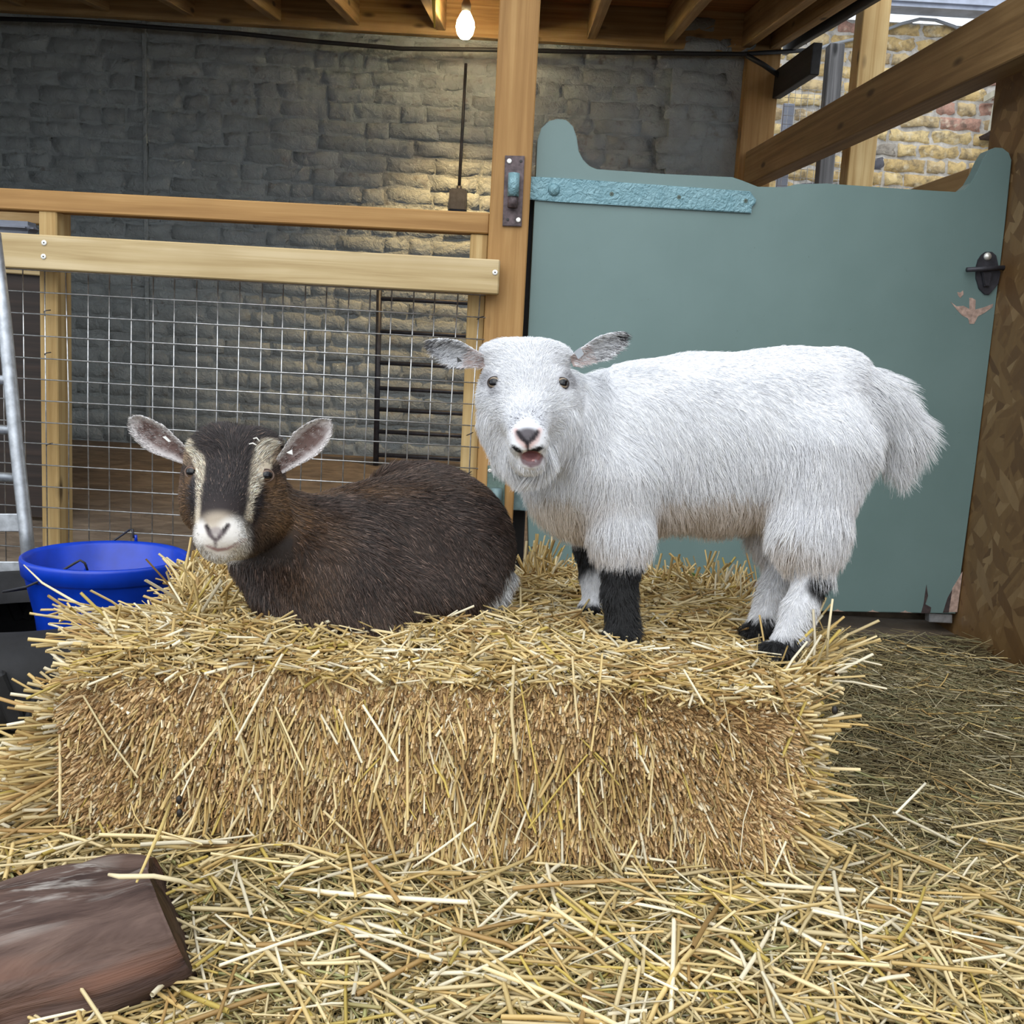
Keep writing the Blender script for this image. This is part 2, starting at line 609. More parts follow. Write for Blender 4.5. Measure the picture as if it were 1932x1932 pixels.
wall = link('wall_back', box_mesh(4.05, 0.10, 2.45, 0), 'painted_brick')
wall.location = (-3.0, WY + 0.05, 1.05)
tag(wall, 'grey painted rough brick wall at the back of the pen', kind='structure')
grey_s = [brick_mesh(0.228, 0.0730, 0.0060, 100 + k, 1.5) for k in range(16)]
grey_h = [brick_mesh(0.112, 0.0730, 0.0060, 200 + k, 1.5) for k in range(8)]
for m_ in grey_s + grey_h:
    m_.materials.append(MATS['painted_brick'])
places = []
z = 0.165
row = 0
while z < 2.26:
    x = -2.98 + random.uniform(-0.08, 0.0)
    while x < 0.98:
        hd = random.random() < 0.30
        L = 0.117 if hd else 0.233
        proud = 0.045 if 0.66 < x + L / 2 < 1.0 else 0.0
        if x + L < 1.04:
            places.append((x + L / 2, z + random.uniform(-0.004, 0.004), hd, proud))
        x += L
    z += 0.0775
    row += 1
def bscore(p):
    qx, qy = pr((p[0], WY, p[1]))
    if not (-60 < qx < 1420 and 20 < qy < 900):
        return 9
    if qx > 1015:
        return 0 if qy < 335 else 8
    if qy < 375:
        return 0 if qx < 930 else 7
    return 1 if (qx > 140 and 400 < qy < 860 and qx < 880) else 6
places.sort(key=lambda p: (bscore(p), pr((p[0], WY, p[1]))[1]))
rest_v, rest_f = [], []
for i, (bx_, bz_, hd, proud) in enumerate(places):
    me = random.choice(grey_h if hd else grey_s)
    tilt = random.gauss(0, 0.012)
    yo = WY - proud - max(0.0, random.gauss(0.0, 0.004))
    if i < 300 and bscore((bx_, bz_)) < 5:
        o = link('brick', me, None, wall)
        o.location = Vector((bx_, yo, bz_)) - wall.location
        o.rotation_euler = (random.gauss(0, 0.02), tilt, 0)
        if random.random() < 0.5:
            o.scale = (1, 1, random.uniform(0.93, 1.03))
    else:
        b0 = len(rest_v)
        rest_v += [(v.co.x + bx_ - wall.location.x, v.co.y + yo - wall.location.y, v.co.z + bz_ - wall.location.z) for v in me.vertices]
        rest_f += [tuple(b0 + k for k in p.vertices) for p in me.polygons]
o = link('brickwork', me_from(rest_v, rest_f, smooth=True), 'painted_brick', wall)
tag(o, kind='stuff')
pier = link('brick_pier', box_mesh(0.36, 0.06, 2.2, 0.004), 'painted_brick', wall)
pier.location = Vector((0.645, WY - 0.016, 1.05)) - wall.location
# painted seam (old pipe chase) on the wall
timber('pipe', at(281, 860, WY - 0.01), at(272, 40, WY - 0.01), 0.022, 0.02, 'painted_brick', wall)
wl = tag(slab('wall_left', -3.1, -3.0, 2.4, WY + 0.1, 2.4, 2.4, 2.5, 'painted_brick'), 'grey painted side wall of the pen', kind='structure')

# --- unpainted yellow stock brick wall in the yard
YY = 5.75
yw = link('wall_yard', box_mesh(3.2, 0.12, 2.62, 0), 'mortar_yellow')
yw.location = (1.18, YY + 0.06, 1.25)
tag(yw, 'weathered yellow brick wall outside beyond the right opening', kind='structure')
ym = [brick_mesh(0.216, 0.067, 0.009, 300 + k, 1.9) for k in range(10)]
yh = [brick_mesh(0.103, 0.067, 0.009, 330 + k, 1.9) for k in range(6)]
for m_ in ym + yh:
    m_.materials.append(MATS['stock_brick'])
z = 1.05
while z < 2.53:
    x = 1.2 + random.uniform(-0.1, 0.05)
    while x < 3.25:
        hd = random.random() < 0.35
        L = 0.115 if hd else 0.228
        o = link('brick', random.choice(yh if hd else ym), None, yw)
        o.location = Vector((x + L / 2, YY - random.uniform(0, 0.004), z)) - yw.location
        o.rotation_euler = (random.gauss(0, 0.02), random.gauss(0, 0.012), 0)
        x += L
    z += 0.0775

# --- roof
TAN = math.tan(math.radians(8.7))
ZB = 2.165
def roof_z(Y):
    return ZB - (5.0 - Y) * TAN
RX = 1.17
deck = slab('ceiling', -3.1, RX, 2.38, WY + 0.05, roof_z(2.38) + 0.155, roof_z(WY + 0.05) + 0.155, 0.02, 'deck_wood')
deck.data.transform(Matrix.Translation((0, 0, 0.02)))
tag(deck, 'plywood shed roof seen from below on pine joists', kind='structure')
ledger = timber('ledger_beam', (-3.0, WY - 0.03, 2.245), (1.15, WY - 0.03, 2.245), 0.045, 0.19, 'joist_wood', deck)
for q in (30, 190, 352, 516, 665, 830, 975, 1118, 1266, 1414, 1468):
    X = at(q, 60, 5.0)[0]
    timber('joist', (X, WY - 0.055, roof_z(WY - 0.055) + 0.075), (X, 2.40, roof_z(2.40) + 0.075), 0.045, 0.15, 'joist_wood', deck)
    h = timber('joist_hanger', (X - 0.035, WY - 0.06, ZB + 0.03), (X - 0.035, WY - 0.06, ZB + 0.13), 0.004, 0.05, 'galvanised', deck, bev=0)
    h = timber('joist_hanger', (X + 0.035, WY - 0.06, ZB + 0.03), (X + 0.035, WY - 0.06, ZB + 0.13), 0.004, 0.05, 'galvanised', deck, bev=0)
timber('fascia_board', (RX + 0.012, WY, roof_z(WY) + 0.07), (RX + 0.012, 2.38, roof_z(2.38) + 0.07), 0.024, 0.17, 'black_wood', deck)
tube('black_cable', [at(x, y, 4.94) for x, y in ((-40, 34), (150, 40), (300, 52), (450, 63), (600, 79), (760, 92), (930, 94), (1020, 96), (1200, 100), (1400, 102), (1520, 95))], 0.011, 'black_cable', None, 6)
tag(bpy.data.objects['black_cable'], 'black cable slung along the top of the grey brick wall', 'cable')
tag(tube('drain_pipe', [at(x, y, 4.9) for x, y in ((1408, 104), (1440, 122), (1475, 146))], 0.012, 'black_cable'), 'short black pipe slanting beside the black rail', 'pipe')

# --- right side wall of strand board
OX = 1.25
osb = link('wall_right', box_mesh(0.02, 2.35, 1.55, 0.002), 'strand_board')
osb.location = (OX, 1.72, FLOOR_Z + 0.77)
tag(osb, 'brown strand board side wall at the right', kind='structure')
ov = link('wall_right', box_mesh(0.08, 0.08, 1.9, 0.004), 'pine_orange')
ov.location = (OX + 0.02, 2.86, FLOOR_Z + 0.95)
tag(ov, 'stud at the far end of the strand board wall', kind='structure')
# ink stamp on the board
for k in range(7):
    st = link('ink_stamp', me_from([(0, 0, 0), (0, 0.028, 0), (0, 0.028, 0.006), (0, 0, 0.006)], [(0, 1, 2, 3)]), 'screw_hole', osb)
    st.location = Vector((OX - 0.0012, 2.36 - k * 0.042, 0.40 - 0.004 * k + 0.004 * (k % 2))) - osb.location
    st.rotation_euler = (0.25 - 0.1 * (k % 3), 0, 0)

# --- timber frame on the right
tag(timber('wall_plate_beam', (1.205, 2.05, 1.468), (1.045, 4.955, 1.60), 0.08, 0.155, 'shade_dark_wood'), 'long shade-darkened beam running back above the strand board wall', 'beam')
tag(timber('low_rail', (1.20, 2.82, 1.15), (1.20, 3.6, 1.18), 0.05, 0.13, 'shade_dark_wood'), 'short brown rail just above the right end of the green door', 'rail')
p0, p1 = at(1440, 118, 5.0), at(1420, 330, 5.0)
tag(timber('corner_stud', (p1[0] - 0.0, 5.02, 0.1), (p1[0] - 0.0, 5.02, 2.14), 0.155, 0.10, 'pine_orange', up=(0, 1, 0)), 'wide pine stud at the corner of the grey brick wall', 'post')
tag(timber('black_rail', (1.13, 4.965, 1.99), (1.15, 4.40, 1.945), 0.04, 0.125, 'black_wood'), 'short black rail fixed to the weathered grey post', 'rail')
a, b = at(1549, 84, 4.75), at(1556, 345, 4.75)
tag(timber('weathered_post', (b[0] + .012, 4.75, 0.0), (b[0] - .012, 4.75, a[2]), 0.066, 0.07, 'grey_wood', up=(0, 1, 0)), 'weathered grey wooden post behind the long beam', 'post')
a = at(1610, 345, 4.25)
tag(timber('pine_post', (a[0] + .01, 4.25, FLOOR_Z), (a[0] + .01, 4.25, 2.7), 0.105, 0.105, 'pine_yellow', up=(0, 1, 0)), 'tall pine post standing in front of the yellow brick wall', 'post')
a = at(1895, 240, 3.2)
tag(timber('steel_upright', (a[0] + 0.03, 3.2, FLOOR_Z), (a[0] + 0.03, 3.2, 1.75), 0.035, 0.035, 'lead_sheet', up=(0, 1, 0)), 'blue-grey steel upright at the far right above the door', 'post')
bbx = empty('bird_box', at(1885, 240, YY - 0.1), 'pale slanted wooden box on the yellow brick wall', 'box')
o0 = np.array(bbx.location)
prism('panel', [at(x, y, YY - 0.16) for x, y in ((1868, 246), (1878, 196), (1884, 180), (1897, 176), (1899, 246))], (0, 0.03, 0), 'bird_box_paint', bbx)
prism('roof', [at(x, y, YY - 0.17) for x, y in ((1878, 180), (1879, 168), (1900, 158), (1900, 172))], (0, 0.14, 0), 'bird_box_paint', bbx)
prism('base', [at(x, y, YY - 0.16) for x, y in ((1869, 247), (1900, 249), (1900, 255), (1871, 253))], (0, 0.14, 0), 'dark_patch', bbx)
# wire netting between the corner stud and the weathered post
net = empty('wire_netting', (1.25, 4.95, 1.2), 'fine wire netting stretched behind the black rail', 'netting')
nv = []
for k in range(13):
    X = 1.19 + k * 0.03
    tube('wire', [(X, 4.98, 1.2), (X, 4.98, 1.98)], 0.0012, 'wire_steel', net, 4)
for k in range(20):
    zz = 1.22 + k * 0.04
    tube('wire', [(1.17, 4.98, zz), (1.57, 4.98, zz)], 0.0012, 'wire_steel', net, 4)
tag(timber('pale_batten', (1.21, 5.05, PEN_Z1 - 0.02), (1.21, 5.05, 1.93), 0.055, 0.02, 'lead_sheet', up=(0, 1, 0)), 'pale grey batten behind the wire netting', 'batten')
gut = link('gutter', box_mesh(3.0, 0.16, 0.10, 0.02, 2), 'lead_sheet')
g = at(1700, 8, YY - 0.09)
gut.location = (1.3, YY - 0.09, g[2] + 0.02)
tag(gut, 'grey gutter along the top of the yellow brick wall', 'gutter')
tag(tube('grey_cable', [at(x, y, YY - 0.03) for x, y in ((1500, 112), (1560, 86), (1610, 74), (1660, 61), (1700, 45), (1735, 36), (1765, 38), (1800, 50), (1850, 78), (1900, 130), (1925, 140))], 0.009, 'grey_cable', None, 6), 'grey cable looping across the yellow brick wall', 'cable')

# ================================================================== LAMP
lamp = empty('pendant_lamp', at(878, 48, 4.62), 'lit bare bulb hanging under the roof joists', 'lamp')
L0 = np.array(lamp.location)
bulb = link('bulb', lathe_mesh([(0.0005, -0.058), (0.020, -0.053), (0.034, -0.036), (0.041, -0.008), (0.038, 0.016), (0.025, 0.042), (0.016, 0.058), (0.0005, 0.06)], 24), 'bulb_glow', lamp)
hold = link('lamp_holder', lathe_mesh([(0.0005, 0.055), (0.019, 0.055), (0.021, 0.085), (0.012, 0.11), (0.0005, 0.112)], 18), 'brass_holder', lamp)
tube('flex', [L0 + (0, 0, 0.11), L0 + (0.005, 0.02, roof_z(4.62) + 0.14 - L0[2])], 0.004, 'black_cable', lamp, 6)
ld = bpy.data.lights.new('bulb_light', 'SPOT')
ld.energy = 46
ld.color = (1.0, 0.68, 0.30)
ld.spot_size = math.radians(104)
ld.spot_blend = 0.7
ld.shadow_soft_size = 0.03
lo = bpy.data.objects.new('bulb_light', ld)
COL.objects.link(lo)
lo.parent = lamp
lo.location = (0, 0, -0.07)
lo.rotation_euler = Vector((0.0, 0.10, -1.0)).to_track_quat('-Z', 'Y').to_euler()
box = empty('switch_box', at(864, 378, WY - 0.03), 'dark square switch box on a vertical conduit', 'switch')
o0 = np.array(box.location)
bx = link('housing', box_mesh(0.085, 0.05, 0.105, 0.008, 2, -0.0425), 'dark_steel', box)
tube('conduit', [at(866, 358, WY - 0.03), at(872, 250, WY - 0.03), at(879, 120, WY - 0.03)], 0.0075, 'dark_steel', box, 8)
tube('gland', [at(866, 362, WY - 0.03), at(866.5, 351, WY - 0.03)], 0.013, 'dark_steel', box, 8)
tag(tube('yellow_cord', [at(820, 52, 4.2), at(818, 0, 4.2), at(817, -40, 4.2)], [0.003, 0.008, 0.009], 'yellow_cord', None, 6), 'thin yellow cord end hanging left of the bulb', 'cord')

# ================================================================== FENCE AND POST
post = empty('gate_post', (-0.05, 2.67, FLOOR_Z), 'thick pine post between the mesh fence and the green door', 'post')
timber('shaft', (-0.046, 2.67, FLOOR_Z), (-0.052, 2.67, roof_z(2.67)), 0.10, 0.10, 'pine_orange', post, up=(0, 1, 0))
timber('gap_shade_strip', (0.016, 2.745, FLOOR_Z), (0.010, 2.745, 1.10), 0.045, 0.04, 'black_wood', post, up=(0, 1, 0))  # black strip added so the gap beside the door reads dark

fence = empty('fence_panel', (-0.7, 2.62, PEN_Z0), 'pine fence panel filled with welded wire mesh', 'fence')
a, b = at(-60, 374, 2.665), at(924, 424, 2.665)
tr = timber('top_rail', a, b, 0.055, 0.052, 'pine_orange', fence)
a, b = at(-60, 469, 2.585), at(942, 524, 2.585)
mr = timber('front_rail', a, b, 0.035, 0.085, 'pine_pale', fence)
for k, (qx, qy) in enumerate(((83, 458), (82, 484), (934, 514))):
    s = disc_bolt('screw', at(qx, qy, 2.5665), 0.0066, 0.0012, 'screw_zinc', fence, sides=14)
    link('screw_socket', lathe_mesh([(0.0001, 0.0016), (0.002, 0.0016), (0.002, 0.0)], 6), 'screw_hole', s)
X = at(94, 600, 2.65)[0]
timber('stud', (X, 2.685, PEN_Z0 - 0.02), (X, 2.685, at(94, 394, 2.65)[2]), 0.046, 0.085, 'pine_yellow', fence, up=(0, 1, 0))
X = at(905, 500, 2.65)[0]
timber('stud', (X, 2.67, PEN_Z0 - 0.02), (X - 0.004, 2.67, at(905, 442, 2.65)[2]), 0.046, 0.05, 'pine_yellow', fence, up=(0, 1, 0))
MY = 2.625
mesh_panel = link('wire_mesh', tube_mesh([(at(x, 506 + 0.056 * x, MY) - np.array(fence.location)) for x in (-40, 400, 918)], 0.0019, 6), 'wire_steel', fence)
c0 = at(4, 600, MY)[0]
for k in range(-2, 24):
    X = c0 + k * 0.0556
    if X > at(915, 560, MY)[0]:
        break
    zt = at(966 + X / MY * FPX, 500 + 0.056 * (966 + X / MY * FPX), MY)[2]
    jit = random.gauss(0, 0.0012)
    o = link('wire', tube_mesh([np.array((X + jit, MY, zt)) - fence.location, np.array((X + random.gauss(0, 0.0015), MY + random.gauss(0, 0.002), 0.45)) - fence.location, np.array((X, MY, PEN_Z0 + 0.01)) - fence.location], 0.0017, 6), 'wire_steel', mesh_panel)
zt0 = at(400, 506 + 0.056 * 400, MY)[2]
xr = at(917, 600, MY)[0]
for k in range(1, 19):
    zz = zt0 - k * 0.0555
    if zz < PEN_Z0 + 0.01:
        break
    o = link('wire', tube_mesh([np.array((-1.42, MY - 0.0034, zz + random.gauss(0, 0.001))) - fence.location, np.array((-0.7, MY - 0.0034 + random.gauss(0, 0.002), zz + random.gauss(0, 0.0015))) - fence.location, np.array((xr, MY - 0.0034, zz)) - fence.location], 0.0017, 6), 'wire_steel', mesh_panel)
for k, (qx, qy) in enumerate(((886, 820), (883, 894), (906, 600), (86, 588), (87, 668), (90, 840))):
    c = at(qx, qy, MY - 0.008)
    tube('staple', [c + (-0.008, 0.01, -0.003), c + (-0.003, -0.002, 0), c + (0.003, -0.002, 0.003), c + (0.008, 0.01, 0.005)], 0.0014, 'dark_steel', fence, 5)

# things inside the pen
pp = at(40, 690, 3.4)
panel = tag(timber('door_panel', (-2.6, 3.4, 0.0), (at(112, 700, 3.4)[0], 3.4, 0.0), 0.04, 0.01, 'dark_brown_wood'), 'dark brown board standing behind the left end of the mesh', 'board')
panel.data.transform(Matrix.Scale(1, 4))
bm = bmesh.new(); bm.from_mesh(panel.data)
zt = at(40, 516, 3.4)[2]
for v in bm.verts:
    v.co.z = 0.02 if v.co.z < 0 else zt
bm.to_mesh(panel.data); bm.free()
tag(timber('lintel', (-2.6, 3.39, at(40, 505, 3.39)[2] + .02), (at(112, 505, 3.39)[0], 3.39, at(40, 505, 3.39)[2] + .0), 0.06, 0.05, 'pine_pale'), 'pale batten on top of the dark brown board', 'batten')
tag(timber('back_rail', (-2.6, 3.3, at(40, 408, 3.3)[2]), (at(100, 408, 3.3)[0], 3.3, at(60, 408, 3.3)[2]), 0.04, 0.05, 'joist_wood'), 'brown rail in shade behind the fence post', 'rail')
tr_ = link('trough_edge', box_mesh(0.6, 0.08, 0.036, 0.016, 3), 'grey_trough')
tr_.location = V3(at(71, 433, 2.9)) - Vector((0.6, 0, 0))
tr_.rotation_euler = (0, 0, 0)
tag(tr_, 'blue-grey rounded bar end between the fence rails', 'bar')

rack = empty('hay_rack', at(712, 880, 4.85), 'dark metal ladder rack against the grey wall inside the pen', 'rack')
tube('upright', [at(716, 530, 4.85), at(709, 886, 4.85)], 0.0135, 'dark_steel', rack, 8)
tube('upright', [at(985, 545, 4.85), at(975, 900, 4.85)], 0.0135, 'dark_steel', rack, 8)
for yq in (563, 625, 684, 732, 772, 814, 858):
    tube('rung', [at(714, yq, 4.85), at(980, yq + 14, 4.85)], 0.0105, 'dark_steel', rack, 8)
ft = link('foot_plate', box_mesh(0.15, 0.09, 0.02, 0.004), 'dark_steel', rack)
ft.location = V3(at(664, 888, 4.85)) - rack.location

# galvanised hurdle leaning at the left
hur = empty('metal_hurdle', at(60, 1090, 2.35), 'galvanised metal hurdle with flat lower rungs leaning by the bucket', 'hurdle')
HY = 2.30
stile = [at(-12, 440, 2.36), at(8, 600, 2.34), at(30, 830, 2.32), at(49, 1000, 2.30), at(58, 1100, 2.29)]
tube('stile', stile, 0.0155, 'galvanised', hur, 12)
tube('stile', [p - np.array((0.45, 0, 0)) for p in stile], 0.0155, 'galvanised', hur, 12)
for yq, xq in ((718, 20), (812, 28), (902, 38)):
    tube('rung', [at(xq, yq, 2.33), at(xq, yq, 2.33) - np.array((0.45, 0, 0.0))], 0.0115, 'galvanised', hur, 10)
for yq, xq in ((986, 47), (1076, 56)):
    p = at(xq - 2, yq, 2.30)
    timber('flat_rung', p, p - np.array((0.45, 0, 0.025)), 0.008, 0.042, 'galvanised', hur, bev=0.002)

# ================================================================== DOOR
DY0, DSL = 2.655, 0.062
def atd(px, py, o=0.0):
    """point on the door's front face (o = how far in front of it)"""
    d = ray(px, py)
    n = np.array([-DSL, 1.0, 0])
    t = (DY0 - o - DSL * 0.02 - n @ CAM) / (n @ d)
    return CAM + d * t
DN = unit(np.array([-DSL, 1.0, 0]))
door = empty('stable_door', atd(1400, 1160), 'sage green stable half door with a long blue-green strap hinge', 'door')
outline = [(1001, 1143), (994, 900), (996, 640), (1011, 335), (1014, 265), (1021, 242), (1036, 228), (1052, 224), (1068, 226), (1081, 238), (1088, 258), (1092, 285), (1100, 301), (1112, 313), (1126, 319),
           (1250, 328), (1382, 334), (1400, 340), (1430, 352), (1480, 353), (1505, 347), (1560, 346), (1700, 356), (1803, 362), (1818, 357), (1832, 345), (1845, 322), (1855, 299), (1866, 283),
           (1878, 278), (1892, 279), (1904, 288), (1909, 302), (1895, 430), (1875, 600), (1840, 880), (1806, 1130), (1803, 1158)]
prism('panel', [atd(*q) for q in outline], DN * 0.045, 'door_green', door, bev=0.002)
def patch(name, pts, mat, o=0.0008):
    return prism(name, [atd(x, y, o) for x, y in pts], DN * 0.0016, mat, door)
patch('bare_patch', [(1793, 569), (1805, 578), (1818, 577), (1829, 583), (1829, 562), (1834, 562), (1841, 566), (1840, 584), (1856, 580), (1874, 573), (1872, 580), (1858, 590), (1845, 597), (1838, 611), (1829, 611), (1827, 601), (1815, 595), (1806, 585)], 'bare_patch')
patch('bare_patch', [(1806, 551), (1812, 552), (1817, 548), (1818, 555), (1812, 562), (1808, 558)], 'bare_patch')
patch('bare_patch', [(1816, 1079), (1806, 1155), (1790, 1155), (1797, 1110)], 'bare_patch')
patch('dark_patch', [(1797, 1112), (1790, 1156), (1779, 1156), (1788, 1128)], 'dark_patch')
patch('dark_patch', [(1748, 1103), (1751, 1124), (1746, 1140), (1757, 1146), (1755, 1157), (1738, 1157), (1743, 1138), (1745, 1122)], 'dark_patch')
for s in range(0, 9, 3):
    x = 1570 + s * 21 + random.uniform(-6, 6)
    patch('chipped_edge', [(x, 1153 + s * 0.4), (x + 7, 1151 + s * 0.4), (x + 9, 1149 + s * 0.4), (x + 13, 1152 + s * 0.4), (x + 22, 1154 + s * 0.4)], 'bare_patch')
# strap hinge
st = prism('strap_hinge', [atd(x, y, 0.008) for x, y in ((984, 332), (1060, 336), (1416, 361), (1419, 366), (1427, 376), (1426, 383), (1419, 390), (1418, 402), (1058, 381), (986, 375))], DN * 0.0075, 'hammered_teal', door, bev=0.002)
disc_bolt('bolt_head', atd(1045, 358, 0.008), 0.0155, 0.009, 'hammered_teal', st, axis=tuple(-DN), dome=True)
for q in ((1154, 366), (1281, 372), (1407, 379)):
    disc_bolt('screw', atd(*q, 0.008), 0.0055, 0.0012, 'green_plate', st, axis=tuple(-DN))
    disc_bolt('screw_socket', atd(*q, 0.009), 0.002, 0.0012, 'screw_hole', st, axis=tuple(-DN), sides=6)
hp = prism('hinge_plate', [at(x, y, 2.612) for x, y in ((953, 293), (990, 294), (984, 427), (948, 426))], (0, 0.008, 0), 'rusty_plate', door, bev=0.0015)
tube('barrel', [at(970, 327, 2.598), at(968, 371, 2.598)], 0.0145, 'hammered_teal', hp, 16)
tube('pin', [at(968, 370, 2.598), at(967, 392, 2.598)], 0.0125, 'rusty_plate', hp, 14)
for q in ((961, 304), (978, 415)):
    s_ = disc_bolt('screw', at(*q, 2.611), 0.006, 0.0018, 'screw_zinc', hp)
for q in ((983, 304), (958, 414)):
    s_ = disc_bolt('screw_socket', at(*q, 2.611), 0.0035, 0.0008, 'screw_hole', hp, sides=8)
# lower hinge
lp = prism('hinge_plate', [at(x, y, 2.612) for x, y in ((920, 878), (953, 880), (951, 1010), (916, 1008))], (0, 0.008, 0), 'green_plate', door, bev=0.0015)
disc_bolt('screw', at(924, 888, 2.611), 0.005, 0.0016, 'screw_zinc', lp)
tube('barrel', [at(937, 921, 2.596), at(935, 960, 2.596)], 0.015, 'dull_teal', lp, 14)
st2 = prism('strap_hinge', [atd(x, y, 0.008) for x, y in ((944, 921), (1040, 926), (1300, 942), (1300, 982), (1030, 966), (946, 961))], DN * 0.0075, 'dull_teal', door, bev=0.002)
disc_bolt('bolt_head', atd(1006, 946, 0.008), 0.015, 0.009, 'dull_teal', st2, axis=tuple(-DN), dome=True)
# latch
lt = prism('latch_plate', [atd(x, y, 0.006) for x, y in ((1852, 481), (1860, 475), (1872, 475), (1880, 482), (1884, 500), (1888, 515), (1884, 535), (1874, 547), (1866, 556), (1858, 555), (1848, 545), (1842, 525), (1842, 505), (1846, 490))], DN * 0.006, 'dark_steel', door, bev=0.001)
disc_bolt('bolt_head', atd(1863, 484, 0.006), 0.0105, 0.008, 'screw_zinc', lt, axis=tuple(-DN), dome=True)
tube('sliding_bar', [atd(1824, 509, 0.02), atd(1897, 505, 0.02)], 0.0065, 'dark_steel', lt, 10)
prism('keeper', [atd(x, y, 0.016) for x, y in ((1853, 512), (1872, 512), (1868, 540), (1858, 540))], DN * 0.012, 'dark_steel', lt, bev=0.002)
bk = prism('floor_bolt', [atd(x, y, -0.01) for x, y in ((1754, 1158), (1797, 1160), (1797, 1176), (1754, 1174))], DN * 0.03, 'galvanised', door, bev=0.002)

# ================================================================== BUCKET, TYRE, LOG
BK = at(201, 1046, 1.98)
BZ = FLOOR_Z + 0.03
bucket = empty('feed_bucket', (BK[0], 1.98, BZ), 'round bright blue plastic bucket with a wire handle standing inside the tyre', 'bucket')
hB = BK[2] - BZ
rT, rB = 0.152, 0.120
prof = [(0.001, 0.004), (rB - 0.004, 0.004), (rT - 0.006, hB - 0.008), (rT + 0.002, hB), (rT + 0.006, hB - 0.002), (rT + 0.007, hB - 0.007), (rT + 0.004, hB - 0.034), (rT + 0.0005, hB - 0.036), (rT - 0.002, hB - 0.040),
        (rB + 0.012, hB * 0.45), (rB, 0.004), (rB - 0.006, 0.0), (0.001, 0.0)]
link('body', lathe_mesh(prof, 64), 'blue_plastic', bucket)
def bpt(px, py, dy):
    return at(px, py, 1.98 + dy)
h0 = bpt(151, 1062, -0.150)
h1 = bpt(247, 1006, 0.152)
sag = bpt(64, 1103, -0.13)
hd = tube('wire_handle', [h0 + (0.012, 0.004, -0.014), h0 + (0.009, 0.0, 0.0), h0 + (0.002, -0.004, 0.006), h0 + (-0.006, -0.006, 0.001), h0 * 0.5 + sag * 0.5, sag + (-0.012, -0.005, -0.004),
                          np.array((BK[0] - 0.168, 1.90, sag[2] - 0.03)), np.array((BK[0] - 0.165, 2.0, sag[2] - 0.045)), np.array((BK[0] - 0.11, 2.11, sag[2] - 0.01)), h1 + (-0.03, 0.012, -0.012), h1 + (-0.006, 0.006, 0.006), h1 + (0.002, 0.004, 0.008), h1 + (0.006, 0.0, -0.01)], 0.0024, 'dark_steel', bucket, 6)
for p in (h0, h1):
    tube('handle_lug', [p + (0.009, 0.006, -0.02), p + (0.009, 0.003, -0.004)], 0.0035, 'blue_plastic', bucket, 8)
tyre = empty('rubber_tyre', (BK[0] - 0.13, 1.90, FLOOR_Z), 'black rubber tyre lying flat around the blue bucket', 'tyre')
Rt, rt = 0.255, 0.085
tp = []
for k in range(25):
    a_ = math.pi * (-0.72 + 1.62 * k / 24)
    tp.append((Rt + 0.105 * math.cos(a_) * (1 if math.cos(a_) > 0 else 0.75), 0.085 + 0.085 * math.copysign(abs(math.sin(a_)) ** 0.75, math.sin(a_))))
tb = link('carcass', lathe_mesh(tp, 72), 'black_rubber', tyre)
for k in range(48):
    a_ = 2 * math.pi * k / 48
    tr_b = link('tread_block', bpy.data.meshes.get('tread') or box_mesh(0.022, 0.026, 0.10, 0.004), 'black_rubber' if not bpy.data.meshes.get('tread') else None, tyre)
    tr_b.data.name = 'tread'
    tr_b.location = ((Rt + 0.090) * math.cos(a_), (Rt + 0.090) * math.sin(a_), 0.085)
    tr_b.rotation_euler = (0.35 if k % 2 else -0.35, 0, a_)

# log
LA, LB = at(-190, 1900, 0.87), at(372, 1728, 0.985)
logd = LB - LA
Ll = np.linalg.norm(logd)
NS, NR = 60, 48
lv, lf = [], []
for i in range(NS + 1):
    t = i / NS
    for k in range(NR):
        th = 2 * math.pi * k / NR
        rr = 0.082 + 0.012 * (1 - t) + 0.006 * math.sin(2.2 * th + 2 * t) + 0.004 * math.sin(5 * th + 5 * t) + 0.0025 * math.sin(11 * th - 9 * t) + 0.004 * math.sin(7 * t + 3 * th)
        if i >= NS - 1:
            rr *= 0.97 if i == NS else 0.99
        x = t * Ll - 0.040 * (0.5 + 0.5 * math.sin(th)) * max(0, (t - 0.6) / 0.4)
        if 0.28 < (th % 6.283) / 6.283 < 0.36 and t > 0.55:
            rr -= 0.006 * min(1, (t - 0.55) * 5)
        lv.append((x, rr * math.cos(th), rr * math.sin(th) * 0.92))
for i in range(NS):
    for k in range(NR):
        k2 = (k + 1) % NR
        lf.append((i * NR + k, (i + 1) * NR + k, (i + 1) * NR + k2, i * NR + k2))
lf.append(tuple(NS * NR + k for k in range(NR)))
lf.append(tuple(range(NR - 1, -1, -1)))
logo = link('log', me_from(lv, lf, smooth=True), 'log_bark')
dx = V3(unit(logd))
dz = (Vector((0, 0, 1)) - dx * dx.z).normalized()
dy = dz.cross(dx)
logo.matrix_world = Matrix(((dx.x, dy.x, dz.x, LA[0]), (dx.y, dy.y, dz.y, LA[1]), (dx.z, dy.z, dz.z, LA[2]), (0, 0, 0, 1)))
tag(logo, 'bark-stripped dark brown log lying in the straw', 'log')

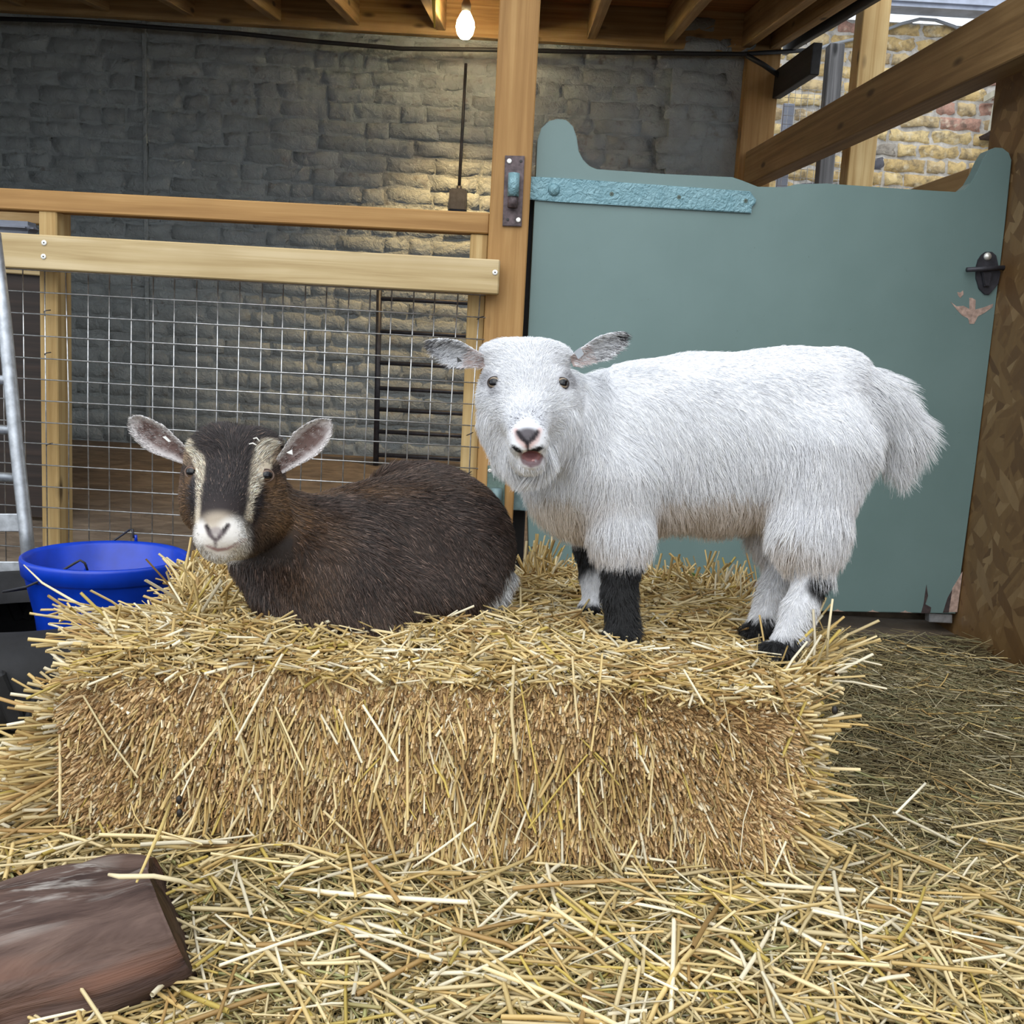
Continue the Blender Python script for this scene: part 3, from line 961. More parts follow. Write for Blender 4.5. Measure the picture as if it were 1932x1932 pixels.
# ================================================================== GOATS
class SDF:
    """a small signed-distance sculptor on a voxel grid (world metres)"""
    def __init__(self, lo, hi, vox):
        self.lo = np.array(lo, dtype=np.float32)
        self.vox = vox
        self.n = np.ceil((np.array(hi) - np.array(lo)) / vox).astype(int) + 1
        self.g = np.full(self.n, 0.08, dtype=np.float32)
    def _sub(self, lo, hi, pad):
        a = np.maximum(np.floor((np.array(lo) - pad - self.lo) / self.vox).astype(int), 0)
        b = np.minimum(np.ceil((np.array(hi) + pad - self.lo) / self.vox).astype(int) + 1, self.n)
        ax = [self.lo[i] + np.arange(a[i], b[i], dtype=np.float32) * self.vox for i in range(3)]
        return tuple(slice(a[i], b[i]) for i in range(3)), ax[0][:, None, None], ax[1][None, :, None], ax[2][None, None, :]
    def _put(self, s, d, k, sub):
        g = self.g[s]
        if sub:
            d = -d
            h = np.clip(0.5 - 0.5 * (g - d) / k, 0, 1) if k else None
            self.g[s] = g * (1 - h) + d * h + k * h * (1 - h) if k else np.maximum(g, d)
        else:
            h = np.clip(0.5 + 0.5 * (d - g) / k, 0, 1)
            self.g[s] = d * (1 - h) + g * h - k * h * (1 - h)
    def cone(self, a, b, k=0.02, sub=False):
        """a, b: (px, py, Y, r_px)"""
        pa, pb = at(*a[:3]), at(*b[:3])
        ra, rb = mm(a[3], a[2]), mm(b[3], b[2])
        rm = max(ra, rb)
        s, X, Y, Z = self._sub(np.minimum(pa, pb) - rm, np.maximum(pa, pb) + rm, k + 0.03)
        d = (pb - pa).astype(np.float32)
        L2 = float(d @ d) + 1e-9
        t = np.clip(((X - pa[0]) * d[0] + (Y - pa[1]) * d[1] + (Z - pa[2]) * d[2]) / L2, 0, 1)
        q = np.sqrt((X - pa[0] - t * d[0]) ** 2 + (Y - pa[1] - t * d[1]) ** 2 + (Z - pa[2] - t * d[2]) ** 2) - (ra + (rb - ra) * t)
        self._put(s, q.astype(np.float32), k, sub)
    def chain(self, pts, k=0.02):
        for a, b in zip(pts[:-1], pts[1:]):
            self.cone(a, b, k)
    def ell(self, px, py, Y, rx, rz, ry, k=0.02, sub=False, rot=None):
        """radii in px at depth Y: across, up, in depth; rot = degrees in the picture plane (clockwise)"""
        c = at(px, py, Y)
        r = np.array([mm(rx, Y), mm(ry, Y), mm(rz, Y)], dtype=np.float32)
        m = r.max()
        s, X, Yg, Z = self._sub(c - m, c + m, k + 0.03)
        x, y, z = X - c[0], Yg - c[1], Z - c[2]
        if rot:
            a = math.radians(rot)
            x, z = x * math.cos(a) - z * math.sin(a), x * math.sin(a) + z * math.cos(a)
        k0 = np.sqrt((x / r[0]) ** 2 + (y / r[1]) ** 2 + (z / r[2]) ** 2)
        k1 = np.sqrt((x / r[0] ** 2) ** 2 + (y / r[1] ** 2) ** 2 + (z / r[2] ** 2) ** 2) + 1e-6
        self._put(s, (k0 * (k0 - 1) / k1).astype(np.float32), k, sub)
    def mesh(self):
        """naive surface nets"""
        g = self.g
        nx, ny, nz = g.shape
        ins = g < 0
        c = np.zeros((nx - 1, ny - 1, nz - 1), dtype=np.int8)
        for i in (0, 1):
            for j in (0, 1):
                for k in (0, 1):
                    c += ins[i:nx - 1 + i, j:ny - 1 + j, k:nz - 1 + k]
        act = (c > 0) & (c < 8)
        I, J, K = np.nonzero(act)
        idx = np.full(act.shape, -1, dtype=np.int64)
        idx[I, J, K] = np.arange(len(I))
        acc = np.zeros((len(I), 3))
        cnt = np.zeros(len(I))
        corners = [(i, j, k) for i in (0, 1) for j in (0, 1) for k in (0, 1)]
        for p in corners:
            for ax in range(3):
                if p[ax] == 0:
                    q = list(p); q[ax] = 1
                    a = g[I + p[0], J + p[1], K + p[2]]
                    b = g[I + q[0], J + q[1], K + q[2]]
                    m = (a < 0) != (b < 0)
                    t = np.where(m, a / np.where(m, a - b, 1), 0)
                    pos = np.array(p, dtype=float)[None, :].repeat(len(I), 0)
                    pos[:, ax] += t
                    acc[m] += pos[m]
                    cnt[m] += 1
        P = acc / cnt[:, None] + np.stack([I, J, K], 1)
        V = self.lo + P * self.vox
        quads = []
        for ax in range(3):
            o1, o2 = [(1, 2), (2, 0), (0, 1)][ax]
            sl = [slice(None)] * 3
            sa, sb = list(sl), list(sl)
            sa[ax] = slice(0, -1); sb[ax] = slice(1, None)
            A, B = ins[tuple(sa)], ins[tuple(sb)]
            E = np.argwhere(A != B)
            ok = (E[:, o1] > 0) & (E[:, o2] > 0) & (E[:, o1] < g.shape[o1] - 1) & (E[:, o2] < g.shape[o2] - 1)
            E = E[ok]
            flip = A[tuple(E.T)]
            def cell(d1, d2):
                C = E.copy()
                C[:, o1] -= d1; C[:, o2] -= d2
                return idx[C[:, 0], C[:, 1], C[:, 2]]
            q = np.stack([cell(1, 1), cell(0, 1), cell(0, 0), cell(1, 0)], 1)
            q[~flip] = q[~flip][:, ::-1]
            quads.append(q)
        return V, np.concatenate(quads)

def vnormals(V, Q):
    a, b, c, d = (V[Q[:, i]] for i in range(4))
    fn = np.cross(c - a, d - b)
    N = np.zeros_like(V)
    for i in range(4):
        np.add.at(N, Q[:, i], fn)
    return unit(N)

def ear_mesh(base, tip, face, w_px, Y, cup=0.35, thick=0.0035, skew=0.0, nu=22, nv=13, tipx=1.7):
    """leaf-shaped cupped ear; base/tip (px,py,Y); 'face' = direction the open side looks"""
    B, T = at(*base), at(*tip)
    ax = T - B
    L = np.linalg.norm(ax)
    ax = ax / L
    f = unit(np.array(face, dtype=float) - ax * (np.array(face) @ ax))
    s = np.cross(ax, f)
    W = mm(w_px, Y)
    out = []
    UV = []
    for side in (0, 1):
        for i in range(nu + 1):
            u = i / nu
            prof = min(1.0, 0.42 + 1.05 * u) * math.sqrt(max(0.0, 1 - max(0.0, (u - 0.40) / 0.60) ** tipx))
            prof = max(prof, 0.05)
            for j in range(nv):
                v = -1 + 2 * j / (nv - 1)
                p = B + ax * L * u + s * W * prof * v + f * W * (cup * prof * 1.1 * (abs(v) ** 2.2 - 0.55)) + s * skew * W * u * (1 - u) - f * W * 0.25 * u * u
                if side:
                    p = p - f * thick * (1 - 0.75 * abs(v) ** 3) * (1 - 0.5 * u)
                out.append(p)
                UV.append((u, v, side))
    F = []
    n1 = (nu + 1) * nv
    for i in range(nu):
        for j in range(nv - 1):
            a = i * nv + j
            F.append((a, a + 1, a + nv + 1, a + nv))
            a += n1
            F.append((a + nv, a + nv + 1, a + 1, a))
    for i in range(nu):
        for j in (0, nv - 1):
            a = i * nv + j
            F.append((a, a + nv, a + nv + n1, a + n1) if j == 0 else (a + n1, a + nv + n1, a + nv, a))
    for j in range(nv - 1):
        a = nu * nv + j
        F.append((a, a + 1, a + 1 + n1, a + n1))
    V, Q = np.array(out), np.array(F)
    N = vnormals(V, Q)
    # make the open side's normals look along f
    half = N[:n1] @ f
    if half.mean() < 0:
        Q = Q[:, ::-1]
        N = -N
    return V, Q, N, np.array(UV), ax

def band(x, y, pts, soft=3.0):
    """mask of a stroke through (x, y, half width) stations"""
    best = np.full(len(x), -1e9)
    for (x0, y0, w0), (x1, y1, w1) in zip(pts[:-1], pts[1:]):
        dx, dy = x1 - x0, y1 - y0
        t = np.clip(((x - x0) * dx + (y - y0) * dy) / (dx * dx + dy * dy), 0, 1)
        d = np.hypot(x - x0 - t * dx, y - y0 - t * dy)
        best = np.maximum(best, (w0 + (w1 - w0) * t) - d)
    return sstep(-soft, soft, best)
def blob(x, y, cx, cy, rx, ry, soft=0.25):
    d = np.hypot((x - cx) / rx, (y - cy) / ry)
    return 1 - sstep(1 - soft, 1 + soft, d)

def grow_fur(name, parent, V, Q, N, col, length, comb, lift, dens, col2, mixp, count, rad=0.00032, seg=6, seed=1, curl=0.12, clump=0.5, nclump=5000, grav=0.25, jitter=0.03, lenvar=0.35, tone=0.12):
    """hair strands rooted on the quads; per-vertex colour / length / comb direction / lift"""
    rg = np.random.default_rng(seed)
    T = np.concatenate([Q[:, [0, 1, 2]], Q[:, [0, 2, 3]]])
    A = np.linalg.norm(np.cross(V[T[:, 1]] - V[T[:, 0]], V[T[:, 2]] - V[T[:, 0]]), axis=1)
    Lm = length[T].mean(1)
    A = A * (Lm > 0.0008)
    # only where it matters; fewer strands on long-haired places
    w = A / np.clip(Lm / 0.016, 0.6, 1.6) ** 0.5 * dens[T].mean(1)
    ti = rg.choice(len(T), count, p=w / w.sum())
    r1, r2 = np.sqrt(rg.random(count)), rg.random(count)
    bc = np.stack([1 - r1, r1 * (1 - r2), r1 * r2], 1)
    tri = T[ti]
    def samp(a):
        return np.einsum('ij,ij...->i...', bc, a[tri])
    P, n, c, L, cb, lf = samp(V), unit(samp(N)), samp(col), samp(length), samp(comb), samp(lift)
    c = np.where((rg.random(count) < samp(mixp))[:, None], samp(col2), c)
    tang = unit(cb - n * np.sum(cb * n, 1, keepdims=True) + 1e-6)
    wob = np.stack([snoise(P, 95, seed + i) for i in range(3)], 1) * 0.22 + np.stack([snoise(P, 32, seed + 9 + i) for i in range(3)], 1) * 0.16
    wn = np.sum(wob * n, 1, keepdims=True)
    wob = wob + n * (np.maximum(wn, 0) - wn)
    D = unit(tang + n * lf[:, None] + wob * (0.6 + lf[:, None]) + rg.normal(size=P.shape) * 0.10)
    L = L * (1 - lenvar * rg.random(count))
    s = np.linspace(0, 1, seg)
    side = unit(np.cross(D, n))
    ph = rg.random(count) * 6.28
    X = P[:, None, :] - n[:, None, :] * 0.001 + D[:, None, :] * (L[:, None] * s)[:, :, None]
    X[:, :, 2] -= grav * L[:, None] * s ** 2 * 0.6
    X += side[:, None, :] * (np.sin(ph[:, None] + s * 4.0) * s * curl * L[:, None])[:, :, None]
    # clumping towards guide strands
    gi = rg.choice(count, min(nclump, count), replace=False)
    kd = kdtree.KDTree(len(gi))
    for i, g_ in enumerate(gi):
        kd.insert(P[g_], i)
    kd.balance()
    near = np.array([gi[kd.find(p)[1]] for p in P])
    tipd = X[near] - P[near][:, None, :]
    sc = (L / np.maximum(L[near], 1e-4))[:, None, None]
    Gs = P[near][:, None, :] + tipd * np.clip(sc, 0.5, 1.4)
    wgt = clump * (s ** 1.3)[None, :, None] * (0.55 + 0.45 * rg.random((count, 1, 1)))
    X = X * (1 - wgt) + Gs * wgt
    X[:, 1:-1] += rg.normal(size=X[:, 1:-1].shape) * jitter * L[:, None, None] * 0.3
    cu = bpy.data.hair_curves.new(name)
    cu.add_curves([seg] * count)
    cu.attributes['position'].data.foreach_set('vector', np.ascontiguousarray(X, dtype=np.float32).ravel())
    ra = cu.attributes.get('radius') or cu.attributes.new('radius', 'FLOAT', 'POINT')
    rr = rad * (1 - 0.82 * s ** 1.5)[None, :] * (0.7 + 0.6 * rg.random((count, 1))) * np.clip(0.45 + L / 0.016, 0.6, 1.0)[:, None]
    ra.data.foreach_set('value', np.ascontiguousarray(rr, dtype=np.float32).ravel())
    ca = cu.attributes.new('col', 'FLOAT_COLOR', 'CURVE')
    cc = np.ones((count, 4), dtype=np.float32)
    cc[:, :3] = np.clip(c * (1 + tone * (rg.random((count, 1)) ** 1.5 * 2.2 - 0.85)), 0, 0.95)
    ca.data.foreach_set('color', cc.ravel())
    o = link(name, cu, 'goat_hair', parent)
    tag(o, kind='stuff')
    return o

def surf_at(V, px, py, tol=6):
    qx, qy = pr(V)
    m = np.nonzero(np.hypot(qx - px, qy - py) < tol)[0]
    return m[np.argmin(V[m][:, 1])]
def place_eye(parent, V, N, px, py, r_px, mat, lid, look, sink=0.38):
    i = surf_at(V, px, py)
    p, n = V[i], N[i]
    r = mm(r_px, p[1])
    d = unit(n * 0.75 + np.array(look) * 0.6)
    c = p - d * r * sink
    bm = bmesh.new()
    bmesh.ops.create_uvsphere(bm, u_segments=24, v_segments=16, radius=1.0)
    eye = link('eye', bm_mesh(bm, 'eyeball', True), mat, parent)
    q = Vector((0, -1, 0)).rotation_difference(V3(d))
    eye.matrix_local = Matrix.Translation(V3(c - off(parent))) @ q.to_matrix().to_4x4() @ Matrix.Scale(r, 4)
    # lid ring
    R_, t_ = 0.98, 0.12
    lv, lf = [], []
    for a in range(28):
        A = 2 * math.pi * a / 28
        for b in range(8):
            B_ = 2 * math.pi * b / 8
            rr = R_ + t_ * math.cos(B_)
            lv.append((rr * math.cos(A) * 1.12, -0.30 + t_ * 1.4 * math.sin(B_), rr * math.sin(A) * 0.92))
    for a in range(28):
        for b in range(8):
            lf.append((a * 8 + b, ((a + 1) % 28) * 8 + b, ((a + 1) % 28) * 8 + (b + 1) % 8, a * 8 + (b + 1) % 8))
    link('eyelid', me_from(lv, lf, smooth=True), lid, eye)
    return c, r

FACE = (0.0, -1.0, -0.1)
def build_goat(name, label, lo, hi, vox, sculpt, ears, paint, furspec, eyes, eye_m, lid_m, nfur, seed, origin, skin_tone=0.6):
    root = empty(name, origin, label, 'goat')
    g = SDF(lo, hi, vox)
    sculpt(g)
    V, Q = g.mesh()
    N = vnormals(V, Q)
    nb = len(V)
    earuv = np.full((nb, 3), -1.0)
    earax = np.zeros((nb, 3))
    for e in ears:
        v, q, n, uv, ax = ear_mesh(**e)
        Q = np.concatenate([Q, q + len(V)])
        V = np.concatenate([V, v]); N = np.concatenate([N, n])
        earuv = np.concatenate([earuv, uv]); earax = np.concatenate([earax, np.tile(ax, (len(v), 1))])
    ecs = []
    for (ex, ey, er) in eyes:
        ecs.append(place_eye(root, V[:nb], N[:nb], ex, ey, er, eye_m, lid_m, (0, -1, 0)))
    qx, qy = pr(V)
    col, length, comb, lift, dens, col2, mixp = paint(V, N, qx, qy, earuv, earax, nb)
    for c, r in ecs:
        d = np.linalg.norm(V - c, axis=1) / r
        length = np.where(d < 1.2, 0, np.where(d < 2.0, np.minimum(length, 0.0065), length))
    under = col * (1 - (1 - skin_tone) * sstep(0.005, 0.012, length))[:, None]
    me = raw_mesh('goat_body', V - np.array(root.location), Q, under, True)
    link('body', me, 'goat_skin', root)
    grow_fur('fur', root, V - np.array(root.location), Q, N, col, length, comb, lift, dens, col2, mixp, nfur, seed=seed, **furspec)
    return root, V, N

# ---------------------------------------------------------------- white goat
def sculpt_white(g):
    g.ell(1180, 850, 1.36, 140, 158, 120, 0.03)
    g.ell(1340, 832, 1.37, 225, 165, 130, 0.04)
    g.ell(1495, 815, 1.37, 150, 160, 125, 0.04)
    g.ell(1085, 900, 1.345, 85, 105, 95, 0.04)
    # hind legs
    g.chain([(1545, 850, 1.315, 98), (1525, 1000, 1.295, 66), (1537, 1078, 1.285, 33)], 0.025)
    g.chain([(1537, 1078, 1.285, 33), (1508, 1150, 1.268, 27), (1486, 1205, 1.258, 27)], 0.01)
    g.ell(1468, 1228, 1.245, 34, 19, 32, 0.008)
    g.chain([(1490, 870, 1.42, 90), (1478, 1000, 1.41, 55), (1482, 1070, 1.385, 30)], 0.025)
    g.chain([(1482, 1070, 1.385, 30), (1456, 1130, 1.365, 25), (1438, 1175, 1.352, 25)], 0.01)
    g.ell(1424, 1192, 1.345, 26, 18, 27, 0.008)
    # fore legs
    g.chain([(1165, 900, 1.295, 80), (1172, 1005, 1.285, 50), (1172, 1062, 1.28, 34)], 0.025)
    g.chain([(1172, 1062, 1.28, 36), (1168, 1120, 1.278, 29), (1174, 1185, 1.272, 30)], 0.01)
    g.ell(1172, 1200, 1.265, 34, 20, 34, 0.008)
    g.chain([(1135, 940, 1.42, 65), (1112, 1030, 1.42, 27), (1120, 1085, 1.425, 23), (1122, 1135, 1.42, 22)], 0.012)
    g.ell(1118, 1146, 1.415, 26, 16, 26, 0.008)
    # neck, head
    g.cone((1035, 780, 1.305, 88), (1110, 850, 1.345, 120), 0.03)
    g.ell(993, 733, 1.262, 84, 84, 78, 0.02)
    g.ell(960, 668, 1.255, 48, 26, 45, 0.015)
    g.ell(1026, 668, 1.255, 48, 26, 45, 0.015)
    g.cone((992, 752, 1.222, 66), (996, 824, 1.137, 34), 0.035)
    g.ell(952, 800, 1.236, 33, 58, 45, 0.035)
    g.ell(1044, 800, 1.236, 38, 58, 45, 0.035)
    g.ell(996, 829, 1.128, 31, 25, 30, 0.016)       # muzzle
    g.ell(981, 842, 1.125, 17, 12, 22, 0.006)       # upper lip lobes
    g.ell(1011, 842, 1.125, 17, 12, 22, 0.006)
    g.cone((992, 845, 1.225, 52), (1000, 868, 1.142, 20), 0.02)   # lower jaw
    g.ell(1001, 874, 1.137, 22, 13, 20, 0.008)
    g.ell(1003, 860, 1.112, 18, 9, 32, 0.003, True)   # open mouth
    for s in (-1, 1):
        g.cone((995 + s * 17, 819, 1.098, 4.5), (995 + s * 9, 829, 1.098, 3.5), 0.003, True)  # nostrils
    g.ell(928, 719, 1.195, 15, 14, 14, 0.006, True)
    g.ell(1066, 720, 1.195, 15, 14, 14, 0.006, True)
    # tail
    g.chain([(1590, 715, 1.37, 55), (1650, 755, 1.38, 36), (1690, 815, 1.385, 30), (1688, 860, 1.38, 18)], 0.03)

WHITE = np.array((0.80, 0.81, 0.845))
def paint_white(V, N, qx, qy, euv, eax, nb):
    n = len(V)
    body = np.arange(n) < nb
    col = np.tile(WHITE, (n, 1))
    L = np.full(n, 0.024)
    comb = np.tile(np.array((0.75, 0.0, -0.55)), (n, 1))
    lift = np.full(n, 0.30)
    near = V[:, 1]
    head = body & (qx < 1105) & (qy < 905) & (near < 1.305 - np.clip((qx - 1060) / 45, 0, 1) * 0.03)
    # trunk: sides hang, back lies flat
    side = body & ~head
    tz = sstep(700, 900, qy)
    comb[side] = np.stack([0.9 - 0.55 * tz[side], np.zeros(side.sum()), -0.25 - 0.9 * tz[side]], 1)
    L[side] = (0.013 + 0.011 * tz[side])
    low = side & (qy > 960)
    L[low] = 0.029
    comb[low] = (0.12, 0.0, -1.0)
    lift[low] = 0.28
    rump = side & (qx > 1580) & (qy > 740) & (qx < 1668)
    comb[rump] = (0.25, 0, -1)
    # chest / neck
    neck = side & (qx < 1150)
    comb[neck] = np.stack([0.25 + 0 * qx[neck], -0.05 + 0 * qx[neck], -1.0 + 0 * qx[neck]], 1)
    L[neck] = 0.026
    # legs
    fore = side & (qy > 1045) & (qx < 1300)
    hind = side & (qy > 1082) & (qx > 1380)
    leg = fore | hind
    L[leg] = 0.013
    lift[leg] = 0.5
    comb[leg] = (0.05, 0, -1)
    blk = np.zeros(n)
    nearf = fore & (V[:, 1] < 1.345)
    blk[nearf] = 1 * sstep(1050, 1072, qy[nearf])
    farf = (side & (qy > 1005) & (qx < 1300)) & (V[:, 1] >= 1.345)
    L[farf] = 0.009
    blk[farf] = np.maximum(sstep(1005, 1025, qy[farf]) * (1 - sstep(1068, 1100, qy[farf] + (qx[farf] - 1110) * 0.6)), sstep(1136, 1146, qy[farf]))
    nh = hind & (V[:, 1] < 1.315)
    blk[nh] = np.maximum(sstep(1198, 1212, qy[nh]), 0)
    hockm = side & (V[:, 1] < 1.33)
    blk[hockm] = np.maximum(blk[hockm], blob(qx[hockm], qy[hockm], 1552, 1104, 30, 24))
    fh = hind & (V[:, 1] >= 1.315)
    blk[fh] = sstep(1160, 1172, qy[fh])
    col = lerp3(col, (0.008, 0.008, 0.009), blk)
    # warm stain under the belly, chest and beard
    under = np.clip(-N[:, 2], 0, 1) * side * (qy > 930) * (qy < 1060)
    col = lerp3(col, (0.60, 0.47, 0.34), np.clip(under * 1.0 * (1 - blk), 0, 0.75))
    ch = side * sstep(880, 960, qy) * (1 - sstep(1060, 1110, qx)) * (qy < 1030)
    col = lerp3(col, (0.64, 0.54, 0.42), ch * 0.55)
    # tail
    tail = side & (qx > 1640) & (qy < 900) & (qy > 690)
    tt = sstep(1640, 1700, qx)
    L[tail] = 0.028 + 0.020 * tt[tail]
    comb[tail] = np.stack([0.75 - 0.15 * tt[tail], 0 * tt[tail], -0.65 - 0.35 * tt[tail]], 1)
    lift[tail] = 0.55
    # head: hair radiates from the bridge of the nose
    if head.any():
        P = V[head]
        c0 = at(996, 800, 1.10)
        rad = P - c0
        rad[:, 1] *= 0.5
        comb[head] = unit(rad)
        L[head] = 0.011
        lift[head] = 0.22
        d = np.hypot(qx[head] - 996, qy[head] - 828)
        L[head] = np.clip(0.0042 + (d - 24) / 45 * 0.009, 0.0042, 0.0130)
        top = head & (qy < 690)
        L[top] = 0.013
        lift[top] = 0.35
        comb[top] = unit(np.stack([(qx[top] - 996) / 60, 0.2 + 0 * qx[top], 0.6 - 0.3 * (qy[top] < 655)], 1))
        ck = head & (qy > 770) & ((qx < 955) | (qx > 1045)) & (V[:, 1] > 1.2)
        L[ck] = 0.021
        comb[ck] = (0.0, 0.25, -1)
        ckl = ck & (qx < 955)
        comb[ckl] = (-0.35, 0.25, -0.9)
        bd = head & (qy > 838) & (V[:, 1] > 1.185)
        L[bd] = 0.030
        comb[bd] = (0, -0.1, -1)
    front = head & (V[:, 1] < 1.20)
    col = lerp3(col, (0.20, 0.19, 0.21), np.clip((blob(qx, qy, 929, 720, 19, 18, 0.3) + blob(qx, qy, 1066, 721, 18, 17, 0.3)) * 0.6 * head, 0, 1))
    col = lerp3(col, (0.15, 0.15, 0.17), np.clip(blob(qx, qy, 934, 740, 14, 10, 0.5) * 0.6 * head, 0, 1))
    def put(mask, c):
        nonlocal col
        col = lerp3(col, c, np.clip(mask * front, 0, 1))
    # nose
    put(blob(qx, qy, 996, 796, 30, 26, 0.6) * 0.35, (0.38, 0.39, 0.45))
    pink = band(qx, qy, [(973, 812, 5), (980, 830, 6), (993, 842, 5)], 4) + band(qx, qy, [(1018, 812, 5), (1011, 830, 6), (998, 842, 5)], 4)
    put(pink * 0.7, (0.62, 0.38, 0.34))
    put(blob(qx, qy, 995, 819, 21, 12, 0.35), (0.10, 0.09, 0.10))
    put(band(qx, qy, [(977, 815, 4), (985, 827, 4.5), (995, 836, 4), (996, 852, 2)], 2.5), (0.02, 0.016, 0.02))
    put(band(qx, qy, [(1014, 815, 4), (1006, 827, 4.5), (996, 836, 4)], 2.5), (0.02, 0.016, 0.02))
    # dark lip marks
    put(band(qx, qy, [(967, 842, 3.0), (975, 848, 4.6), (983, 853, 3.6)], 1.8), (0.006, 0.006, 0.008))
    put(band(qx, qy, [(999, 854, 4.4), (1010, 850, 5.6), (1023, 844, 3.6)], 1.8), (0.006, 0.006, 0.008))
    # lower lip and mouth inside
    put(band(qx, qy, [(983, 858, 4), (989, 871, 5.5), (1002, 877, 6), (1015, 873, 5.5), (1023, 860, 4.5)], 2.5), (0.24, 0.17, 0.19))
    inside = ((np.hypot((qx - 1003) / 17.5, (qy - 860.5) / 9) < 1.08) & front).astype(float)
    put(inside, (0.22, 0.10, 0.10))
    bald = front & ((blob(qx, qy, 995, 826, 26, 20) > 0.5) | (inside > 0) | (band(qx, qy, [(969, 843, 3), (982, 853, 4), (996, 850, 6), (1010, 850, 5), (1022, 845, 3)], 2) > 0.5)
                     | (band(qx, qy, [(981, 861, 5), (990, 874, 6), (1001, 878, 6), (1014, 874, 6), (1022, 862, 5)], 2) > 0.5))
    L[bald] = 0
    # grey shading hairs around the eyes
    put(blob(qx, qy, 940, 705, 14, 10, 0.5) * 0.25, (0.35, 0.35, 0.38))
    # ears
    e = ~body
    u, v, sd = euv[:, 0], euv[:, 1], euv[:, 2]
    inner = e & (sd == 0)
    comb[e] = eax[e] * 1.0 + np.array((0, -0.1, -0.25))
    L[e] = 0.008
    lift[e] = 0.35
    L[inner] = 0.013
    dark = sstep(0.50, 0.98, u) * 0.80 + sstep(0.3, 0.85, v) * sstep(0.2, 0.5, u) * 0.6 + 0.22
    stre = (snoise(V, 900, 5) > 0.0) * 0.3
    col[inner] = lerp3(np.tile(WHITE, (inner.sum(), 1)), (0.035, 0.032, 0.035), np.clip(dark[inner] + stre[inner] - 0.1, 0, 0.95))
    pinkb = inner & (u < 0.3)
    col[pinkb] = lerp3(col[pinkb], (0.62, 0.42, 0.36), np.full(pinkb.sum(), 0.6))
    back = e & (sd == 1)
    col[back] = lerp3(np.tile(WHITE, (back.sum(), 1)), (0.06, 0.055, 0.06), sstep(0.55, 0.95, u[back]) * 0.85)
    col2 = np.tile(WHITE, (n, 1))
    mixp = np.zeros(n)
    mixp[e] = 0.45 * (1 - sstep(0.85, 1.0, u[e]))
    gn = front & (qy < 822) & (qy > 770) & (np.abs(qx - 996) < 30)
    col2[gn] = (0.12, 0.12, 0.14)
    mixp[gn] = 0.30 * sstep(770, 800, qy[gn])
    return col, L, comb, lift, 1.0 + 2.5 * head + 1.5 * e, col2, mixp

wg, WV, WN = build_goat('white_goat', 'white pygmy goat with black forelegs standing on the straw bale, mouth open', (-0.16, 1.02, 0.20), (0.60, 1.56, 0.72), 0.0023,
    sculpt_white,
    [dict(base=(918, 684, 1.245), tip=(809, 648, 1.235), face=(-0.25, -1.0, -0.25), w_px=25, Y=1.24, cup=0.5),
     dict(base=(1078, 682, 1.245), tip=(1183, 634, 1.25), face=(0.2, -1.0, -0.3), w_px=25, Y=1.24, cup=0.5)],
    paint_white, dict(rad=0.00030, clump=0.50, nclump=18000, grav=0.35, tone=0.20), [(928, 719, 12.5), (1066, 720, 12)], 'eye_white_goat', 'eyelid_dark', 170000, 3, at(1330, 1200, 1.33), 0.80)
w0 = np.array(wg.location)
bm = bmesh.new()
bmesh.ops.create_uvsphere(bm, u_segments=18, v_segments=10, radius=1.0)
tg = link('tongue', bm_mesh(bm, 'tongue', True), 'tongue_pink', wg)
tg.location = V3(at(1004, 867, 1.137) - w0)
tg.scale = (mm(13, 1.13), 0.014, mm(7, 1.13))
tg2 = prism('ear_tag', [at(x, y, 1.222) for x, y in ((1083, 664), (1095, 655), (1102, 668), (1091, 678))], (0, 0.0015, 0), 'grey_tag', wg)
tg3 = prism('ear_tag', [at(x, y, 1.222) for x, y in ((862, 673), (872, 681), (863, 684))], (0, 0.0015, 0), 'screw_hole', wg)

